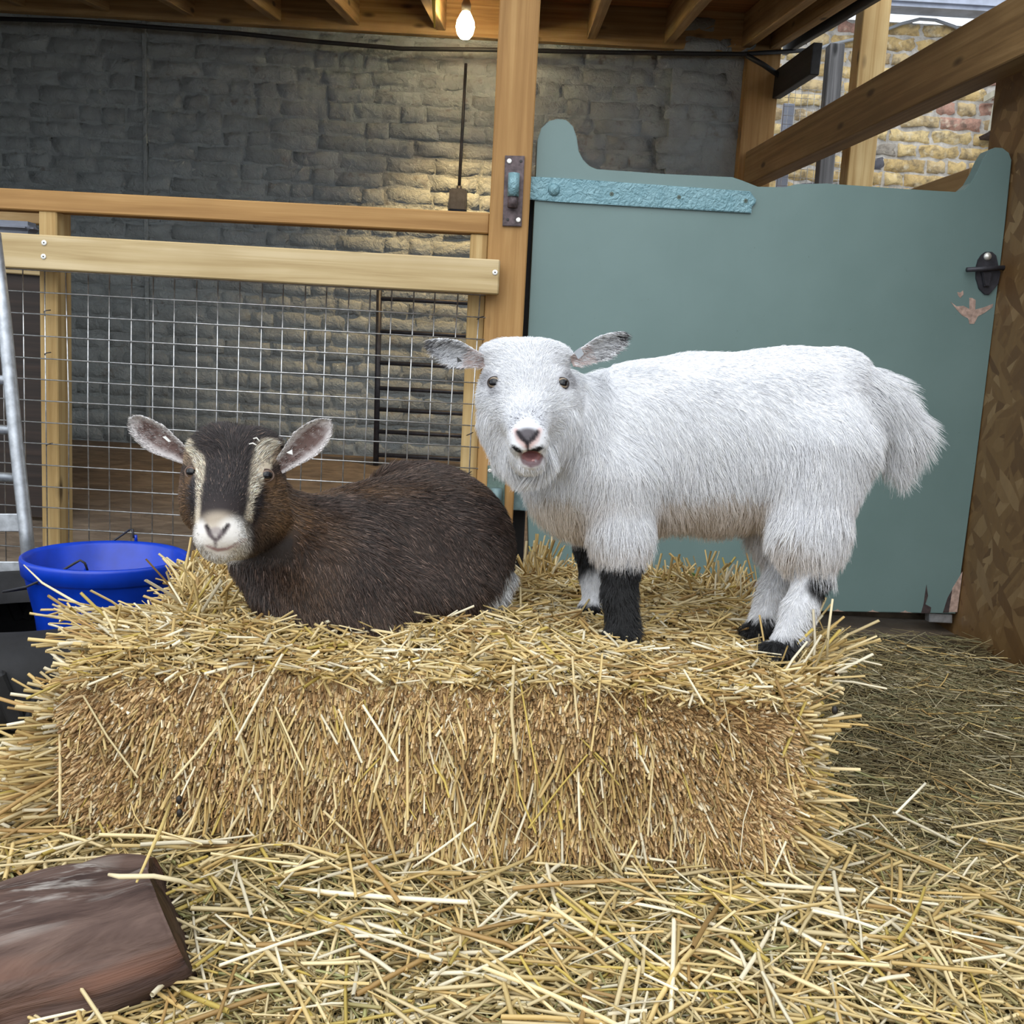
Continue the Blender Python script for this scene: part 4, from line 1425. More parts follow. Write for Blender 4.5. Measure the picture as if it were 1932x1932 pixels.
# ---------------------------------------------------------------- brown goat
def sculpt_brown(g):
    g.ell(625, 1085, 1.34, 120, 140, 110, 0.04)
    g.ell(735, 1050, 1.42, 205, 145, 125, 0.05)
    g.ell(830, 1035, 1.465, 140, 148, 115, 0.05)
    g.ell(790, 945, 1.53, 105, 72, 70, 0.04)
    g.ell(850, 1075, 1.385, 112, 95, 90, 0.03)
    g.chain([(485, 960, 1.33, 72), (560, 1060, 1.35, 108)], 0.04)
    g.chain([(470, 1035, 1.31, 45), (575, 1145, 1.29, 65)], 0.03)
    g.ell(652, 1132, 1.295, 120, 98, 82, 0.05)
    g.chain([(600, 1185, 1.27, 40), (725, 1188, 1.265, 38)], 0.035)
    g.chain([(760, 1140, 1.32, 52), (870, 1120, 1.34, 50)], 0.04)
    g.chain([(962, 1090, 1.40, 13), (940, 1135, 1.37, 14), (915, 1158, 1.35, 12)], 0.006)
    # head
    g.ell(441, 893, 1.275, 91, 80, 80, 0.02)
    g.ell(418, 842, 1.265, 36, 27, 40, 0.016)
    g.ell(480, 843, 1.265, 38, 27, 40, 0.016)
    g.cone((432, 915, 1.235, 66), (413, 1000, 1.150, 42), 0.03)
    g.ell(386, 955, 1.262, 42, 55, 45, 0.03)
    g.ell(495, 965, 1.265, 48, 60, 48, 0.025)
    g.ell(413, 1010, 1.145, 40, 30, 34, 0.016)
    g.ell(394, 1017, 1.140, 20, 17, 24, 0.010)
    g.ell(435, 1014, 1.145, 25, 19, 24, 0.010)
    g.cone((450, 1005, 1.235, 52), (415, 1036, 1.155, 24), 0.02)
    g.ell(414, 1040, 1.148, 28, 13, 26, 0.006)
    g.chain([(388, 1029, 1.105, 2.0), (406, 1036, 1.10, 2.4), (425, 1036, 1.10, 2.4), (448, 1026, 1.115, 2.2), (463, 1012, 1.14, 2)], 0.001) if False else None
    for s in (-1, 1):
        g.cone((407 + s * 19, 992, 1.108, 5.5), (408 + s * 9, 1006, 1.106, 3.5), 0.003, True)
    for a, b in (((389, 1030, 1.118, 2.4), (408, 1036, 1.110, 2.6)), ((408, 1036, 1.110, 2.6), (430, 1034, 1.113, 2.6)), ((430, 1034, 1.113, 2.6), (460, 1016, 1.135, 2.2))):
        g.cone(a, b, 0.003, True)
    g.ell(357, 888, 1.215, 15, 13, 14, 0.006, True)
    g.ell(508, 898, 1.21, 15, 13, 14, 0.006, True)

DARK = np.array((0.050, 0.031, 0.024))
TAN_ = np.array((0.135, 0.072, 0.032))
CREAM = np.array((0.66, 0.57, 0.44))
def paint_brown(V, N, qx, qy, euv, eax, nb):
    n = len(V)
    body = np.arange(n) < nb
    col = np.tile(DARK, (n, 1))
    L = np.full(n, 0.017)
    comb = np.tile(np.array((0.85, 0.1, -0.45)), (n, 1))
    lift = np.full(n, 0.27)
    head = body & (qx < 552) & (qy < 1062) & (V[:, 1] < 1.318 - np.clip((qx - 500) / 50, 0, 1) * 0.04)
    side = body & ~head
    # hair flows back and down over the barrel, curling under at the rump
    ang = sstep(560, 960, qx)
    comb[side] = np.stack([0.75 - 0.35 * ang[side], 0.1 + 0 * ang[side], -0.35 - 0.9 * sstep(920, 1150, qy)[side]], 1)
    brn = blob(qx, qy, 585, 1025, 62, 125, 0.6) * 0.8 + blob(qx, qy, 548, 945, 38, 60, 0.6) * 0.7 + blob(qx, qy, 700, 915, 110, 25, 0.6) * 0.5 + band(qx, qy, [(680, 925, 10), (800, 905, 14), (900, 925, 10)], 14) * 0.35
    brn = brn + 0.16 * sstep(1100, 1200, qy)
    col[side] = lerp3(col, TAN_, np.clip(brn * (0.7 + 0.5 * snoise(V, 60, 4)), 0, 1))[side]
    wht = band(qx, qy, [(973, 1070, 10), (958, 1115, 15), (935, 1142, 13), (905, 1166, 10)], 4) * (V[:, 1] > 1.32) * (qx > 895)
    col = lerp3(col, (0.72, 0.72, 0.74), wht * side)
    hump = side & (V[:, 1] > 1.5) & (qy < 960)
    L[hump] = 0.024
    lift[hump] = 0.35
    top = side & (qy < 930)
    lift[top] = 0.28
    # head
    comb[head] = unit((V - at(410, 985, 1.10)) * np.array((1, 0.5, 1)))[head]
    d = np.hypot(qx - 410, qy - 1005)
    L[head] = np.clip(0.0040 + (d[head] - 25) / 60 * 0.007, 0.0040, 0.0110)
    lift[head] = 0.18
    pw = sstep(885, 835, qy) * head
    L = np.where(head, L * (1 - pw) + 0.019 * pw, L)
    lift = np.where(head, lift * (1 - pw) + 0.45 * pw, lift)
    pc = unit(np.stack([(qx - 448) / 50, 0.15 + 0 * qx, 0.55 + 0 * qx], 1))
    comb = np.where(head[:, None], comb * (1 - pw[:, None]) + pc * pw[:, None], comb)
    hd = head.astype(float)
    front = hd * (V[:, 1] < 1.30)
    def put(mask, c, w=None):
        nonlocal col
        col = lerp3(col, c, np.clip(mask * (front if w is None else w), 0, 1))
    put(hd, (0.028, 0.020, 0.020), hd)
    # tan cheeks
    put((sstep(490, 525, qx) * sstep(890, 915, qy) * (1 - sstep(965, 1035, qy)) + sstep(368, 352, qx) * sstep(885, 905, qy) + 0.8 * blob(qx, qy, 508, 960, 50, 60, 0.5) * sstep(470, 490, qx) + blob(qx, qy, 360, 960, 16, 80, .4)) * (0.8 + 0.35 * snoise(V, 70, 6)), (0.135, 0.078, 0.040), hd)
    put(blob(qx, qy, 480, 942, 13, 42, 0.4), (0.035, 0.030, 0.034))
    put(blob(qx, qy, 367, 942, 10, 50, 0.4), (0.035, 0.030, 0.034))
    put(sstep(1000, 1040, qy) * (qx > 450), (0.05, 0.034, 0.026))
    # pale stripes from poll to muzzle
    put(band(qx, qy, [(366, 836, 13), (376, 870, 12), (379, 905, 7), (375, 945, 4), (371, 985, 5)], 3.5), CREAM)
    put(band(qx, qy, [(496, 850, 20), (492, 878, 20), (478, 915, 10), (471, 950, 5), (468, 975, 7)], 3.5), CREAM)
    put(blob(qx, qy, 350, 860, 12, 18, .4) + blob(qx, qy, 520, 862, 12, 16, .4), (0.34, 0.25, 0.17))
    # muzzle
    put(blob(qx, qy, 414, 1026, 54, 40, 0.2), (0.70, 0.66, 0.61))
    put(blob(qx, qy, 412, 984, 32, 18, 0.55) * 0.8, (0.42, 0.35, 0.27))
    put(blob(qx, qy, 440, 1000, 26, 22, 0.5) + blob(qx, qy, 378, 1005, 12, 22, .5), (0.74, 0.71, 0.67))
    put(band(qx, qy, [(389, 993, 4), (396, 1008, 5), (406, 1020, 3), (407, 1034, 1.5)], 3), (0.11, 0.085, 0.09))
    put(band(qx, qy, [(431, 991, 4), (421, 1004, 5.5), (409, 1018, 4)], 3), (0.11, 0.085, 0.09))
    put(band(qx, qy, [(390, 991, 2.5), (397, 1004, 3)], 2) + band(qx, qy, [(430, 990, 2.5), (420, 1003, 3)], 2), (0.015, 0.012, 0.012))
    put(blob(qx, qy, 408, 1002, 12, 8, 0.4) * 0.7, (0.26, 0.22, 0.22))
    put(band(qx, qy, [(391, 1030, 2), (410, 1038, 3.2), (430, 1035, 2.6), (446, 1026, 1.4), (461, 1013, 1)], 2.2), (0.32, 0.20, 0.19))
    bald = (front > 0) & ((blob(qx, qy, 409, 1004, 25, 20) > 0.5) | (band(qx, qy, [(391, 1030, 2.5), (410, 1037, 4), (430, 1035, 3)], 1.5) > 0.5))
    L[bald] = 0
    # ears
    e = ~body
    u, v, sd = euv[:, 0], euv[:, 1], euv[:, 2]
    inner = e & (sd == 0)
    comb[e] = eax[e] + np.array((0, -0.1, 0))
    L[e] = 0.006
    lift[e] = 0.25
    rim = sstep(0.45, 0.85, np.abs(v)) + sstep(0.80, 0.96, u)
    cin = lerp3(np.tile((0.16, 0.105, 0.095), (n, 1)), (0.60, 0.56, 0.56), np.clip(rim + 0.25 * (snoise(V, 700, 8) > 0.3), 0, 1))
    col[inner] = cin[inner]
    col[e & (sd == 1)] = (0.55, 0.51, 0.50)
    col2 = np.tile((0.17, 0.115, 0.09), (n, 1))
    mixp = np.full(n, 0.10)
    mixp[head] = 0.06
    mixp[(front > 0) & (qy > 965)] = 0
    col2[e] = (0.70, 0.68, 0.68)
    mixp[e] = 0.35
    return col, L, comb, lift, 1.0 + 2.5 * head + 1.5 * e, col2, mixp

bg, BV, BN = build_goat('brown_goat', 'dark brown goat with white face stripes lying on the straw bale', (-0.52, 1.03, 0.22), (0.06, 1.66, 0.60), 0.0023,
    sculpt_brown,
    [dict(base=(362, 868, 1.265), tip=(243, 793, 1.25), face=(-0.2, -1.0, -0.15), w_px=32, Y=1.255, cup=0.45, tipx=2.6),
     dict(base=(524, 884, 1.265), tip=(621, 797, 1.25), face=(0.25, -1.0, -0.1), w_px=31, Y=1.255, cup=0.45, tipx=2.6)],
    paint_brown, dict(rad=0.00034, clump=0.45, nclump=12000, grav=0.1, curl=0.05, jitter=0.02, tone=0.95), [(357, 888, 12.5), (508, 898, 13)], 'eye_brown_goat', 'eyelid_tan', 150000, 11, at(730, 1200, 1.40), 0.45)
prism('ear_tag', [at(x, y, 1.225) for x, y in ((540, 854), (551, 848), (552, 858), (546, 856))], (0, 0.0015, 0), 'white_plastic', bg)
prism('ear_tag', [at(x, y, 1.225) for x, y in ((306, 824), (312, 823), (322, 833), (318, 834))], (0, 0.0015, 0), 'white_plastic', bg)

# ================================================================== STRAW
def straw_mesh(name, P, D, L, R, C, bend=None, seg=1, sides=5, flat=None):
    """many open stalks as one mesh. P root, D unit direction, L length, R radius, C colour, bend (n,3) offset at the tip"""
    n = len(P)
    ref = np.where(np.abs(D[:, 2:3]) < 0.9, np.array([[0, 0, 1.0]]), np.array([[1.0, 0, 0]]))
    a = unit(np.cross(D, ref))
    b = np.cross(D, a)
    rot = RNG.random(n) * 6.28
    a, b = a * np.cos(rot)[:, None] + b * np.sin(rot)[:, None], b * np.cos(rot)[:, None] - a * np.sin(rot)[:, None]
    fl = np.ones(n) if flat is None else flat
    rings = []
    for i in range(seg + 1):
        t = i / seg
        c = P + D * (L * t)[:, None]
        if bend is not None:
            c = c + bend * (t * t)
        ring = []
        for k in range(sides):
            th = 2 * math.pi * k / sides
            ring.append(c + a * (R * math.cos(th))[:, None] + b * (R * fl * math.sin(th))[:, None])
        rings.append(np.stack(ring, 1))
    V = np.stack(rings, 1).reshape(n, -1, 3)          # n, (seg+1)*sides, 3
    per = (seg + 1) * sides
    q = []
    for i in range(seg):
        for k in range(sides):
            k2 = (k + 1) % sides
            q.append((i * sides + k, i * sides + k2, (i + 1) * sides + k2, (i + 1) * sides + k))
    q = np.array(q)
    F = (q[None] + (np.arange(n) * per)[:, None, None]).reshape(-1, 4)
    cols = np.repeat(C, per, axis=0)
    return raw_mesh(name, V.reshape(-1, 3), F, cols, False)

def straw_cols(n, palette, weights, var=0.22):
    pal = np.array(palette)
    i = RNG.choice(len(pal), n, p=np.array(weights) / sum(weights))
    return np.clip(pal[i] * (1 + var * (RNG.random((n, 1)) * 2 - 1)), 0, 0.95)
GOLD = [(0.53, 0.37, 0.145), (0.61, 0.46, 0.205), (0.70, 0.57, 0.32), (0.40, 0.25, 0.095), (0.80, 0.72, 0.53), (0.52, 0.39, 0.10)]
TOPW = [3, 4, 3.5, 1.2, 1.5, 0.6]
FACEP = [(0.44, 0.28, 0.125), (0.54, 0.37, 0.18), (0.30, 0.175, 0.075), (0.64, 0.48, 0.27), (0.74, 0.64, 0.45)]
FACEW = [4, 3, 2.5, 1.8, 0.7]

BX0, BX1, BY0, BY1, BZ0, BZ1 = -0.535, 0.365, 1.125, 1.70, FLOOR_Z, 0.270
BR = 0.065
bale = empty('straw_bale', ((BX0 + BX1) / 2, (BY0 + BY1) / 2, BZ0), 'rectangular golden straw bale carrying both goats', 'bale')
bo = np.array(bale.location)
def round_box(P):
    lo = np.array([BX0 + BR, BY0 + BR, BZ0 - 0.2])
    hi = np.array([BX1 - BR, BY1 - BR, BZ1 - BR])
    q = np.clip(P, lo, hi)
    nrm = unit(P - q)
    out = q + nrm * BR
    dis = 0.012 * snoise(out, 14, 41) + 0.006 * snoise(out, 42, 42)
    # the stuffed middle of the front bulges between the two strings
    out = out + nrm * dis[:, None]
    # the top sags towards the left end
    sag = sstep(-0.28, -0.56, out[:, 0]) * sstep(0.0, 0.27, out[:, 2]) * (0.030 + 0.02 * sstep(1.25, 1.6, out[:, 1]))
    out[:, 2] -= sag
    return out, nrm
# core
cv, cf = [], []
bm = bmesh.new()
bmesh.ops.create_cube(bm, size=1.0)
bmesh.ops.subdivide_edges(bm, edges=list(bm.edges), cuts=22, use_grid_fill=True)
pts = np.array([v.co[:] for v in bm.verts])
W = np.array([(BX0 + BX1) / 2, (BY0 + BY1) / 2, (BZ0 + BZ1) / 2]) + pts * np.array([BX1 - BX0, BY1 - BY0, BZ1 - BZ0])
Wd, Wn = round_box(W)
Wd = Wd - Wn * 0.010
for v, p in zip(bm.verts, Wd - bo):
    v.co = V3(p)
core_me = bm_mesh(bm, 'bale_core', True)
a_ = core_me.attributes.new('col', 'FLOAT_COLOR', 'POINT')
a_.data.foreach_set('color', np.tile((0.24, 0.15, 0.065, 1.0), len(core_me.vertices)))
link('core', core_me, 'straw_stalk', bale)

def bale_faces(n, which):
    u, v = RNG.random(n), RNG.random(n)
    if which == 'front':
        return np.stack([BX0 + (BX1 - BX0) * u, np.full(n, BY0), BZ0 + (BZ1 - BZ0) * v], 1)
    if which == 'top':
        return np.stack([BX0 + (BX1 - BX0) * u, BY0 + (BY1 - BY0) * v, np.full(n, BZ1)], 1)
    if which == 'left':
        return np.stack([np.full(n, BX0), BY0 + (BY1 - BY0) * u, BZ0 + (BZ1 - BZ0) * v], 1)
    return np.stack([np.full(n, BX1), BY0 + (BY1 - BY0) * u, BZ0 + (BZ1 - BZ0) * v], 1)

def add_straw(name, P, D, L, R, C, parent, bend=None, seg=1, sides=5, flat=None):
    o0 = off(parent) if parent is not None else 0
    o = link(name, straw_mesh(name, P - o0, D, L, R, C, bend, seg, sides, flat), 'straw_stalk', parent)
    return tag(o, kind='stuff')

# front: packed cut ends, leaning down and fanning out to both ends
n = 42000
P, N_ = round_box(bale_faces(n, 'front'))
fx = (P[:, 0] - (BX0 + BX1) / 2) / ((BX1 - BX0) / 2)
fan = np.sign(fx) * np.clip(np.abs(fx) - 0.45, 0, 1) * 1.5
D = unit(N_ * 0.75 + np.stack([fan * 0.8 + 0.12 * snoise(P, 12, 7), 0 * fx, -0.55 + 0.35 * snoise(P, 9, 8)], 1) + RNG.normal(size=(n, 3)) * np.array([0.22, 0.1, 0.30]))
L = RNG.uniform(0.008, 0.026, n) * (1 + 0.8 * np.clip(np.abs(fx) - 0.5, 0, 1))
R = RNG.uniform(0.0008, 0.0019, n)
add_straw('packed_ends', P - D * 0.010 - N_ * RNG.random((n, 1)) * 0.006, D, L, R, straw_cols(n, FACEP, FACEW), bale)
# straws that lie down the front, mostly upright
n = 3000
P, N_ = round_box(bale_faces(n, 'front'))
sg = np.where(RNG.random(n) < 0.5, 1.0, -1.0)
fx = (P[:, 0] - (BX0 + BX1) / 2) / ((BX1 - BX0) / 2)
D = unit(N_ * RNG.uniform(0.05, 0.30, (n, 1)) + np.stack([RNG.normal(size=n) * 0.35 + fx * 0.25, RNG.normal(size=n) * 0.05, -1.0 * np.ones(n)], 1))
L = RNG.uniform(0.012, 0.050, n) * (1 + (RNG.random(n) < 0.06) * 1.2)
P = P + N_ * 0.003
add_straw('front_stalks', P, D, L, RNG.uniform(0.0009, 0.0020, n), straw_cols(n, GOLD, [3, 4, 2, 3, 1, 0.4]), bale, seg=1, sides=5, flat=RNG.uniform(0.4, 1, n))
# ends flare outwards
for which, n, sx in (('left', 7500, -1), ('right', 6000, 1)):
    P, N_ = round_box(bale_faces(n, which))
    D = unit(N_ * 0.8 + np.stack([np.full(n, sx * 0.5), -0.35 + 0.3 * RNG.normal(size=n), 0.05 + 0.35 * (P[:, 2] - 0.12) / 0.15 + 0.30 * RNG.normal(size=n)], 1) + RNG.normal(size=(n, 3)) * 0.22)
    L = RNG.uniform(0.02, 0.06, n) * (1 + (RNG.random(n) < 0.12) * 0.8) * (1.1 if sx < 0 else 0.85)
    if sx < 0:
        L = L * (1.6 - 1.1 * sstep(BY0, BY0 + 0.30, P[:, 1])) * (1 - 0.72 * sstep(0.08, 0.24, P[:, 2]))
    add_straw('flared_ends', P - D * 0.015, D, L, RNG.uniform(0.0012, 0.0025, n), straw_cols(n, GOLD, TOPW), bale)
# loose straw on top, lying every way, standing up a little at the rim
n = 12500
P, N_ = round_box(bale_faces(n, 'top'))
th = RNG.random(n) * 6.283
el = RNG.normal(size=n) * 0.20 + 0.05
ex = (P[:, 0] - (BX0 + BX1) / 2) / ((BX1 - BX0) / 2)
D = unit(np.stack([np.cos(th) * np.cos(el) + ex * 0.25, np.sin(th) * np.cos(el), np.sin(el)], 1))
L = RNG.uniform(0.025, 0.085, n) * (1 + (RNG.random(n) < 0.10) * 0.7)
bend = np.stack([RNG.normal(size=n) * 0.008, RNG.normal(size=n) * 0.008, -np.abs(RNG.normal(size=n)) * 0.008], 1)
zoff = RNG.random(n) ** 1.5 * 0.020
zoff = zoff * (0.35 + 0.65 * sstep(BY0 + 0.02, BY0 + 0.10, P[:, 1]))
P2 = P - D * (L * 0.5)[:, None] + N_ * zoff[:, None]
add_straw('top_stalks', P2, D, L, RNG.uniform(0.0009, 0.0023, n), straw_cols(n, GOLD, TOPW), bale, bend, 2, 5, RNG.uniform(0.35, 1, n))
# tousled clumps standing at the back and left rim
def tuft(n, px0, px1, Y0, Y1, up, spread, lmin, lmax, lean=(0, 0)):
    X = RNG.uniform(px0, px1, n)
    Yv = RNG.uniform(Y0, Y1, n)
    P = np.stack([(X - 966) / FPX * Yv, Yv, np.full(n, BZ1 - 0.012)], 1)
    D = unit(np.stack([RNG.normal(size=n) * spread + lean[0], RNG.normal(size=n) * spread + lean[1], np.abs(RNG.normal(size=n) * 0.3 + up)], 1))
    return P, D, RNG.uniform(lmin, lmax, n)
tp = [tuft(200, 330, 430, 1.45, 1.66, 0.35, 0.6, 0.03, 0.06, (-0.1, 0)), tuft(160, 1230, 1450, 1.55, 1.72, 0.8, 0.35, 0.03, 0.08), tuft(90, 990, 1060, 1.6, 1.72, 0.9, 0.3, 0.04, 0.09),
      tuft(220, 1080, 1420, 1.62, 1.74, 0.5, 0.6, 0.03, 0.07), tuft(160, 1480, 1600, 1.18, 1.40, 0.25, 0.5, 0.04, 0.09, (0.5, 0)), tuft(110, 130, 260, 1.17, 1.36, 0.10, 0.4, 0.03, 0.06, (-0.7, -0.3)),
      tuft(45, 330, 420, 1.30, 1.42, 0.5, 0.6, 0.05, 0.10, (0.1, 0)), tuft(50, 640, 1000, 1.17, 1.24, 0.4, 0.7, 0.03, 0.06)]
P = np.concatenate([t[0] for t in tp]); D = np.concatenate([t[1] for t in tp]); L = np.concatenate([t[2] for t in tp])
n = len(P)
bend = np.stack([RNG.normal(size=n) * 0.006, RNG.normal(size=n) * 0.006, -np.abs(RNG.normal(size=n)) * 0.006], 1)
add_straw('tufts', P, D, L, RNG.uniform(0.0013, 0.0026, n), straw_cols(n, GOLD, TOPW), bale, bend, 2, 5, RNG.uniform(0.4, 1, n))

# loose straw on the floor in front
def litter_z(x, y):
    base = FLOOR_Z + 0.012
    m = np.exp(-((y - 1.06) / 0.16) ** 2) * 0.022 * sstep(-0.75, -0.3, x) * (1 - sstep(0.35, 0.7, x))
    front = 0.040 * (1 - sstep(1.05, 1.6, y)) * (1 - sstep(0.45, 1.1, x))
    nz = 0.010 * snoise(np.stack([x, y, 0 * x], 1), 9, 71) + 0.005 * snoise(np.stack([x, y, 0 * x], 1), 28, 72)
    dip = 0.030 * sstep(-0.12, -0.28, x) * (1 - sstep(0.98, 1.08, y))
    return base + m + front + nz - dip
gx, gy = np.meshgrid(np.linspace(-1.3, 1.24, 100), np.linspace(0.45, 2.7, 90), indexing='ij')
gz = litter_z(gx.ravel(), gy.ravel()) - 0.008
GV = np.stack([gx.ravel(), gy.ravel(), gz], 1)
ii = np.arange(100 * 90).reshape(100, 90)
GF = np.stack([ii[:-1, :-1], ii[1:, :-1], ii[1:, 1:], ii[:-1, 1:]], -1).reshape(-1, 4)
keep = ~((GV[GF].mean(1)[:, 0] < -0.62) & (GV[GF].mean(1)[:, 1] > 1.45))
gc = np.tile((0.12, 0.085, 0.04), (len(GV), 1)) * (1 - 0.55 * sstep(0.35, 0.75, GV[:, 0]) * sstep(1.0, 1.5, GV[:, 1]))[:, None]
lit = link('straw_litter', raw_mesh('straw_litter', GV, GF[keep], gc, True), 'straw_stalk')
tag(lit, 'loose golden straw strewn over the floor in front of the bale', 'straw', kind='stuff')

def floor_straw(name, n, xr, yr, lr, rr, pal, wts, parent, dens=None, elev=0.12, zs=0.022):
    # sample with density in proportion to what the eye sees (nearer = more)
    yy = yr[0] * (yr[1] / yr[0]) ** RNG.random(n)
    xx = RNG.uniform(xr[0], xr[1], n) * (yy / yr[1] if xr[0] < 0 else 1)
    if dens is not None:
        k = RNG.random(n) < dens(xx, yy)
        xx, yy = xx[k], yy[k]
    m = len(xx)
    th = RNG.random(m) * 6.283
    el = RNG.normal(size=m) * elev
    D = np.stack([np.cos(th) * np.cos(el), np.sin(th) * np.cos(el), np.sin(el)], 1)
    L = RNG.uniform(lr[0], lr[1], m) * (0.6 + 0.8 * RNG.random(m) ** 2)
    P = np.stack([xx, yy, litter_z(xx, yy) + RNG.random(m) ** 1.4 * zs], 1) - D * (L / 2)[:, None]
    bend = np.stack([RNG.normal(size=m) * 0.10 * L, RNG.normal(size=m) * 0.10 * L, -np.abs(RNG.normal(size=m)) * 0.05 * L], 1)
    return add_straw(name, P, D, L, RNG.uniform(rr[0], rr[1], m), straw_cols(m, pal, wts), parent, bend, 2, 4, RNG.uniform(0.3, 1, m))
HAY = [(0.42, 0.32, 0.14), (0.50, 0.40, 0.20), (0.32, 0.27, 0.12), (0.60, 0.52, 0.30), (0.26, 0.19, 0.08), (0.72, 0.66, 0.48), (0.34, 0.33, 0.14)]
notbale = lambda x, y: ~((x > BX0 + 0.03) & (x < BX1 - 0.03) & (y > BY0 + 0.02))
s1 = floor_straw('stalks', 30000, (-0.95, 0.95), (0.62, 1.62), (0.035, 0.13), (0.0008, 0.0022), HAY, [3, 3, 2, 1.6, 1.5, 0.8, 1], lit,
                 lambda x, y: notbale(x, y) * (1 - 0.75 * sstep(0.4, 0.7, x) * sstep(1.15, 1.45, y)))
s2 = floor_straw('stalks', 5200, (-0.9, 0.8), (0.62, 1.45), (0.05, 0.14), (0.0016, 0.0028), GOLD, [2, 4, 4, 1, 2.2, 1], lit, lambda x, y: notbale(x, y) * (1 - 0.8 * sstep(0.35, 0.6, x) * sstep(1.1, 1.4, y)), zs=0.034)
DULL = [(0.26, 0.21, 0.105), (0.35, 0.29, 0.155), (0.19, 0.15, 0.07), (0.48, 0.42, 0.27), (0.23, 0.22, 0.115), (0.12, 0.09, 0.045)]
hay = floor_straw('hay_litter', 17000, (0.25, 1.24), (1.05, 2.62), (0.04, 0.16), (0.0005, 0.0014), DULL, [3, 3, 2, 1.2, 1.6, 1.5], None, lambda x, y: notbale(x, y) * (0.35 + 0.65 * (y < 2.35)), elev=0.10, zs=0.016)
tag(hay, 'dull trodden hay covering the floor by the green door', 'hay', kind='stuff')
s4 = floor_straw('stalks', 900, (0.3, 1.2), (1.1, 2.5), (0.04, 0.12), (0.0012, 0.002), GOLD, TOPW, hay, notbale, zs=0.02)
s5 = floor_straw('stalks', 2500, (-0.75, 0.3), (1.72, 2.6), (0.04, 0.13), (0.0008, 0.0016), DULL, [3, 3, 2, 1.2, 1.6, 1.5], hay, lambda x, y: (x > -0.55) * 1.0)

# single stalks one can pick out
def stalk(pts, r, c, label, cat='straw'):
    o = tube('straw_stalk', pts, r, None, None, 6)
    a = o.data.attributes.new('col', 'FLOAT_COLOR', 'POINT')
    a.data.foreach_set('color', np.tile((*c, 1.0), len(o.data.vertices)).astype(np.float32))
    o.data.materials.append(MATS['straw_stalk'])
    return tag(o, label, cat)

# long pale stalks draped over the bale and the floor in front
n = 420
xx, yy = RNG.uniform(-0.62, 0.62, n), RNG.uniform(0.66, 1.12, n)
th = RNG.random(n) * 6.283
D = unit(np.stack([np.cos(th), np.sin(th) * 0.8, RNG.normal(size=n) * 0.10 + 0.03], 1))
L = RNG.uniform(0.09, 0.21, n)
P = np.stack([xx, yy, litter_z(xx, yy) + 0.022 + RNG.random(n) * 0.014], 1) - D * (L / 2)[:, None]
bend = np.stack([RNG.normal(size=n) * 0.02, RNG.normal(size=n) * 0.02, -np.abs(RNG.normal(size=n)) * 0.012], 1)
add_straw('long_stalks', P, D, L, RNG.uniform(0.0015, 0.0029, n), straw_cols(n, GOLD, [1.5, 4, 5, 0.6, 3, 0.8]), lit, bend, 3, 5, RNG.uniform(0.3, 1, n))
n = 60
P, N_ = round_box(bale_faces(n, 'front'))
P[:, 2] = np.maximum(P[:, 2], 0.05)
D = unit(np.stack([RNG.normal(size=n) * 0.55, -0.12 - 0.1 * RNG.random(n), -1 + 0 * P[:, 0]], 1))
L = RNG.uniform(0.03, 0.11, n)
add_straw('draped_stalks', P - np.array([0, 0.006, 0]) - D * (L * 0.4)[:, None] + N_ * 0.010, D, L, RNG.uniform(0.0012, 0.0023, n), straw_cols(n, GOLD, [1.5, 4, 5, 0.6, 3, 0.8]), bale, np.stack([RNG.normal(size=n) * 0.012, -0.004 + 0 * P[:, 0], RNG.normal(size=n) * 0.004], 1), 2, 5, RNG.uniform(0.35, 1, n))

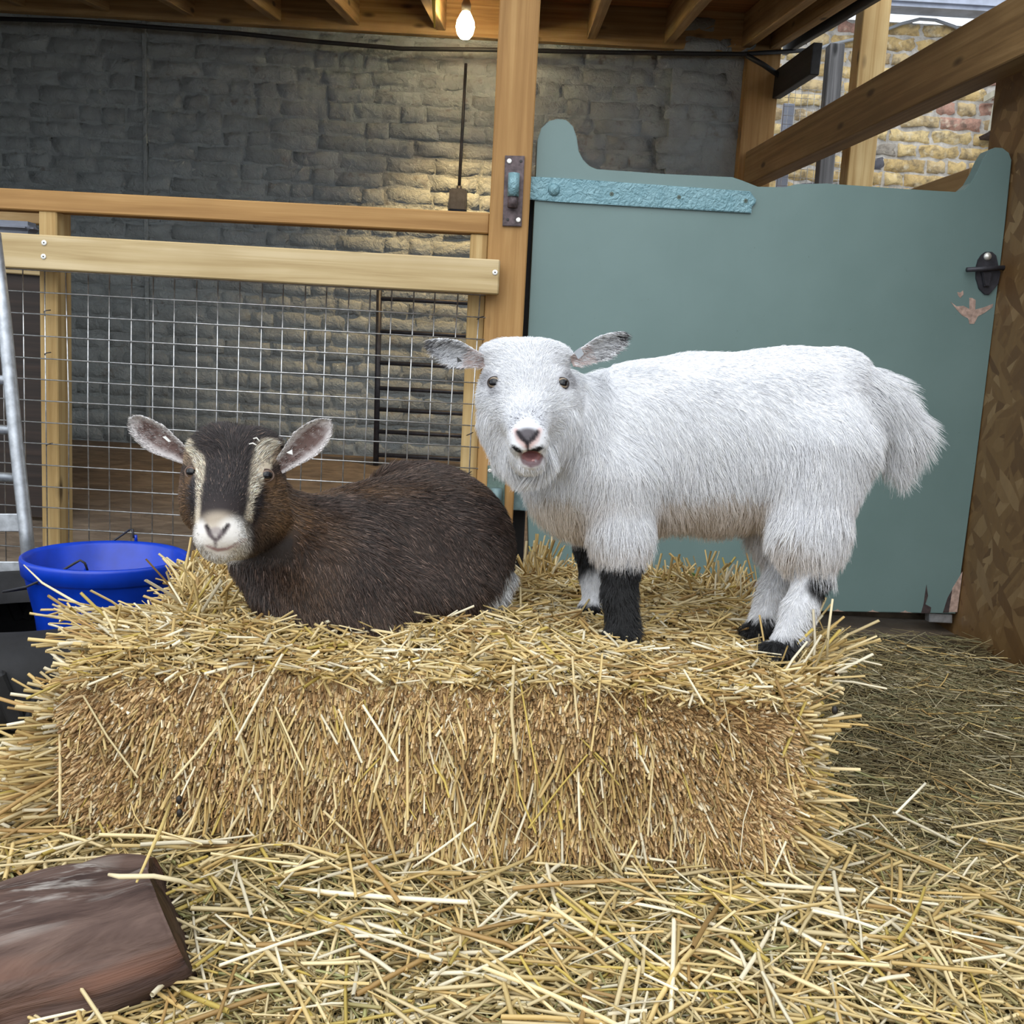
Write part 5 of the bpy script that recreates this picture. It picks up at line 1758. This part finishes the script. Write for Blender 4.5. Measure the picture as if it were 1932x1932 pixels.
PALE = (0.74, 0.63, 0.40)
stalk([at(205, 1650, 0.905), at(225, 1654, 0.90), at(290, 1653, 0.905), at(340, 1662, 0.92), at(392, 1682, 0.955)], [0.0016, 0.0026, 0.0024, 0.0022, 0.0010], PALE, 'bent pale straw lying across the end of the log')
stalk([at(258, 1664, 0.90), at(305, 1560, 1.02), at(322, 1515, 1.07)], [0.0012, 0.0022, 0.0018], (0.62, 0.47, 0.18), 'golden straw leaning on the log against the bale')
stalk([at(45, 1066, 1.50), at(80, 1100, 1.47), at(140, 1135, 1.44), at(230, 1178, 1.40)], [0.0010, 0.0018, 0.0022, 0.0022], PALE, 'long curved straw reaching in front of the blue bucket')
stalk([at(1560, 1240, 1.22), at(1563, 1190, 1.21), at(1571, 1130, 1.21)], [0.0018, 0.0018, 0.0014], PALE, 'upright straw beside the white goat hind hoof')
stalk([at(1690, 1535, 1.10), at(1746, 1478, 1.13)], 0.0016, (0.82, 0.76, 0.6), 'single pale straw sticking out right of the bale')
for (qx, qy, Y, lab) in ((338, 1509, 1.082, 'upper of two black droppings on the bale front'), (339, 1534, 1.082, 'lower of two black droppings on the bale front'), (1575, 1340, 1.10, 'black dropping at the right end of the bale')):
    bm = bmesh.new()
    bmesh.ops.create_uvsphere(bm, u_segments=10, v_segments=8, radius=1.0)
    o = link('dropping', bm_mesh(bm, 'dropping', True), 'dropping')
    o.location = V3(at(qx, qy, Y))
    o.scale = (0.0036, 0.0036, 0.0052)
    tag(o, lab, 'dropping')
lf_ = prism('leaf', [at(x, y, 1.66) for x, y in ((1297, 1080), (1310, 1083), (1326, 1094), (1338, 1108), (1322, 1104), (1306, 1094))], (0, 0.002, 0.001), 'green_leaf')
tag(lf_, 'small dark green leaf stuck in the straw behind the white goat', 'leaf')

for (qx, qy, dx_, dy_, lab) in ((470, 838, 14, 2, 'lower pale fleck of straw in the dark hair on the brown goat poll'), (478, 828, 12, 5, 'upper pale fleck of straw in the dark hair on the brown goat poll')):
    Yh = BV[surf_at(BV, qx, qy)][1] - 0.014
    stalk([at(qx, qy, Yh), at(qx + dx_ * 0.5, qy - 2, Yh), at(qx + dx_, qy + dy_, Yh)], 0.0009, (0.82, 0.80, 0.74), lab)
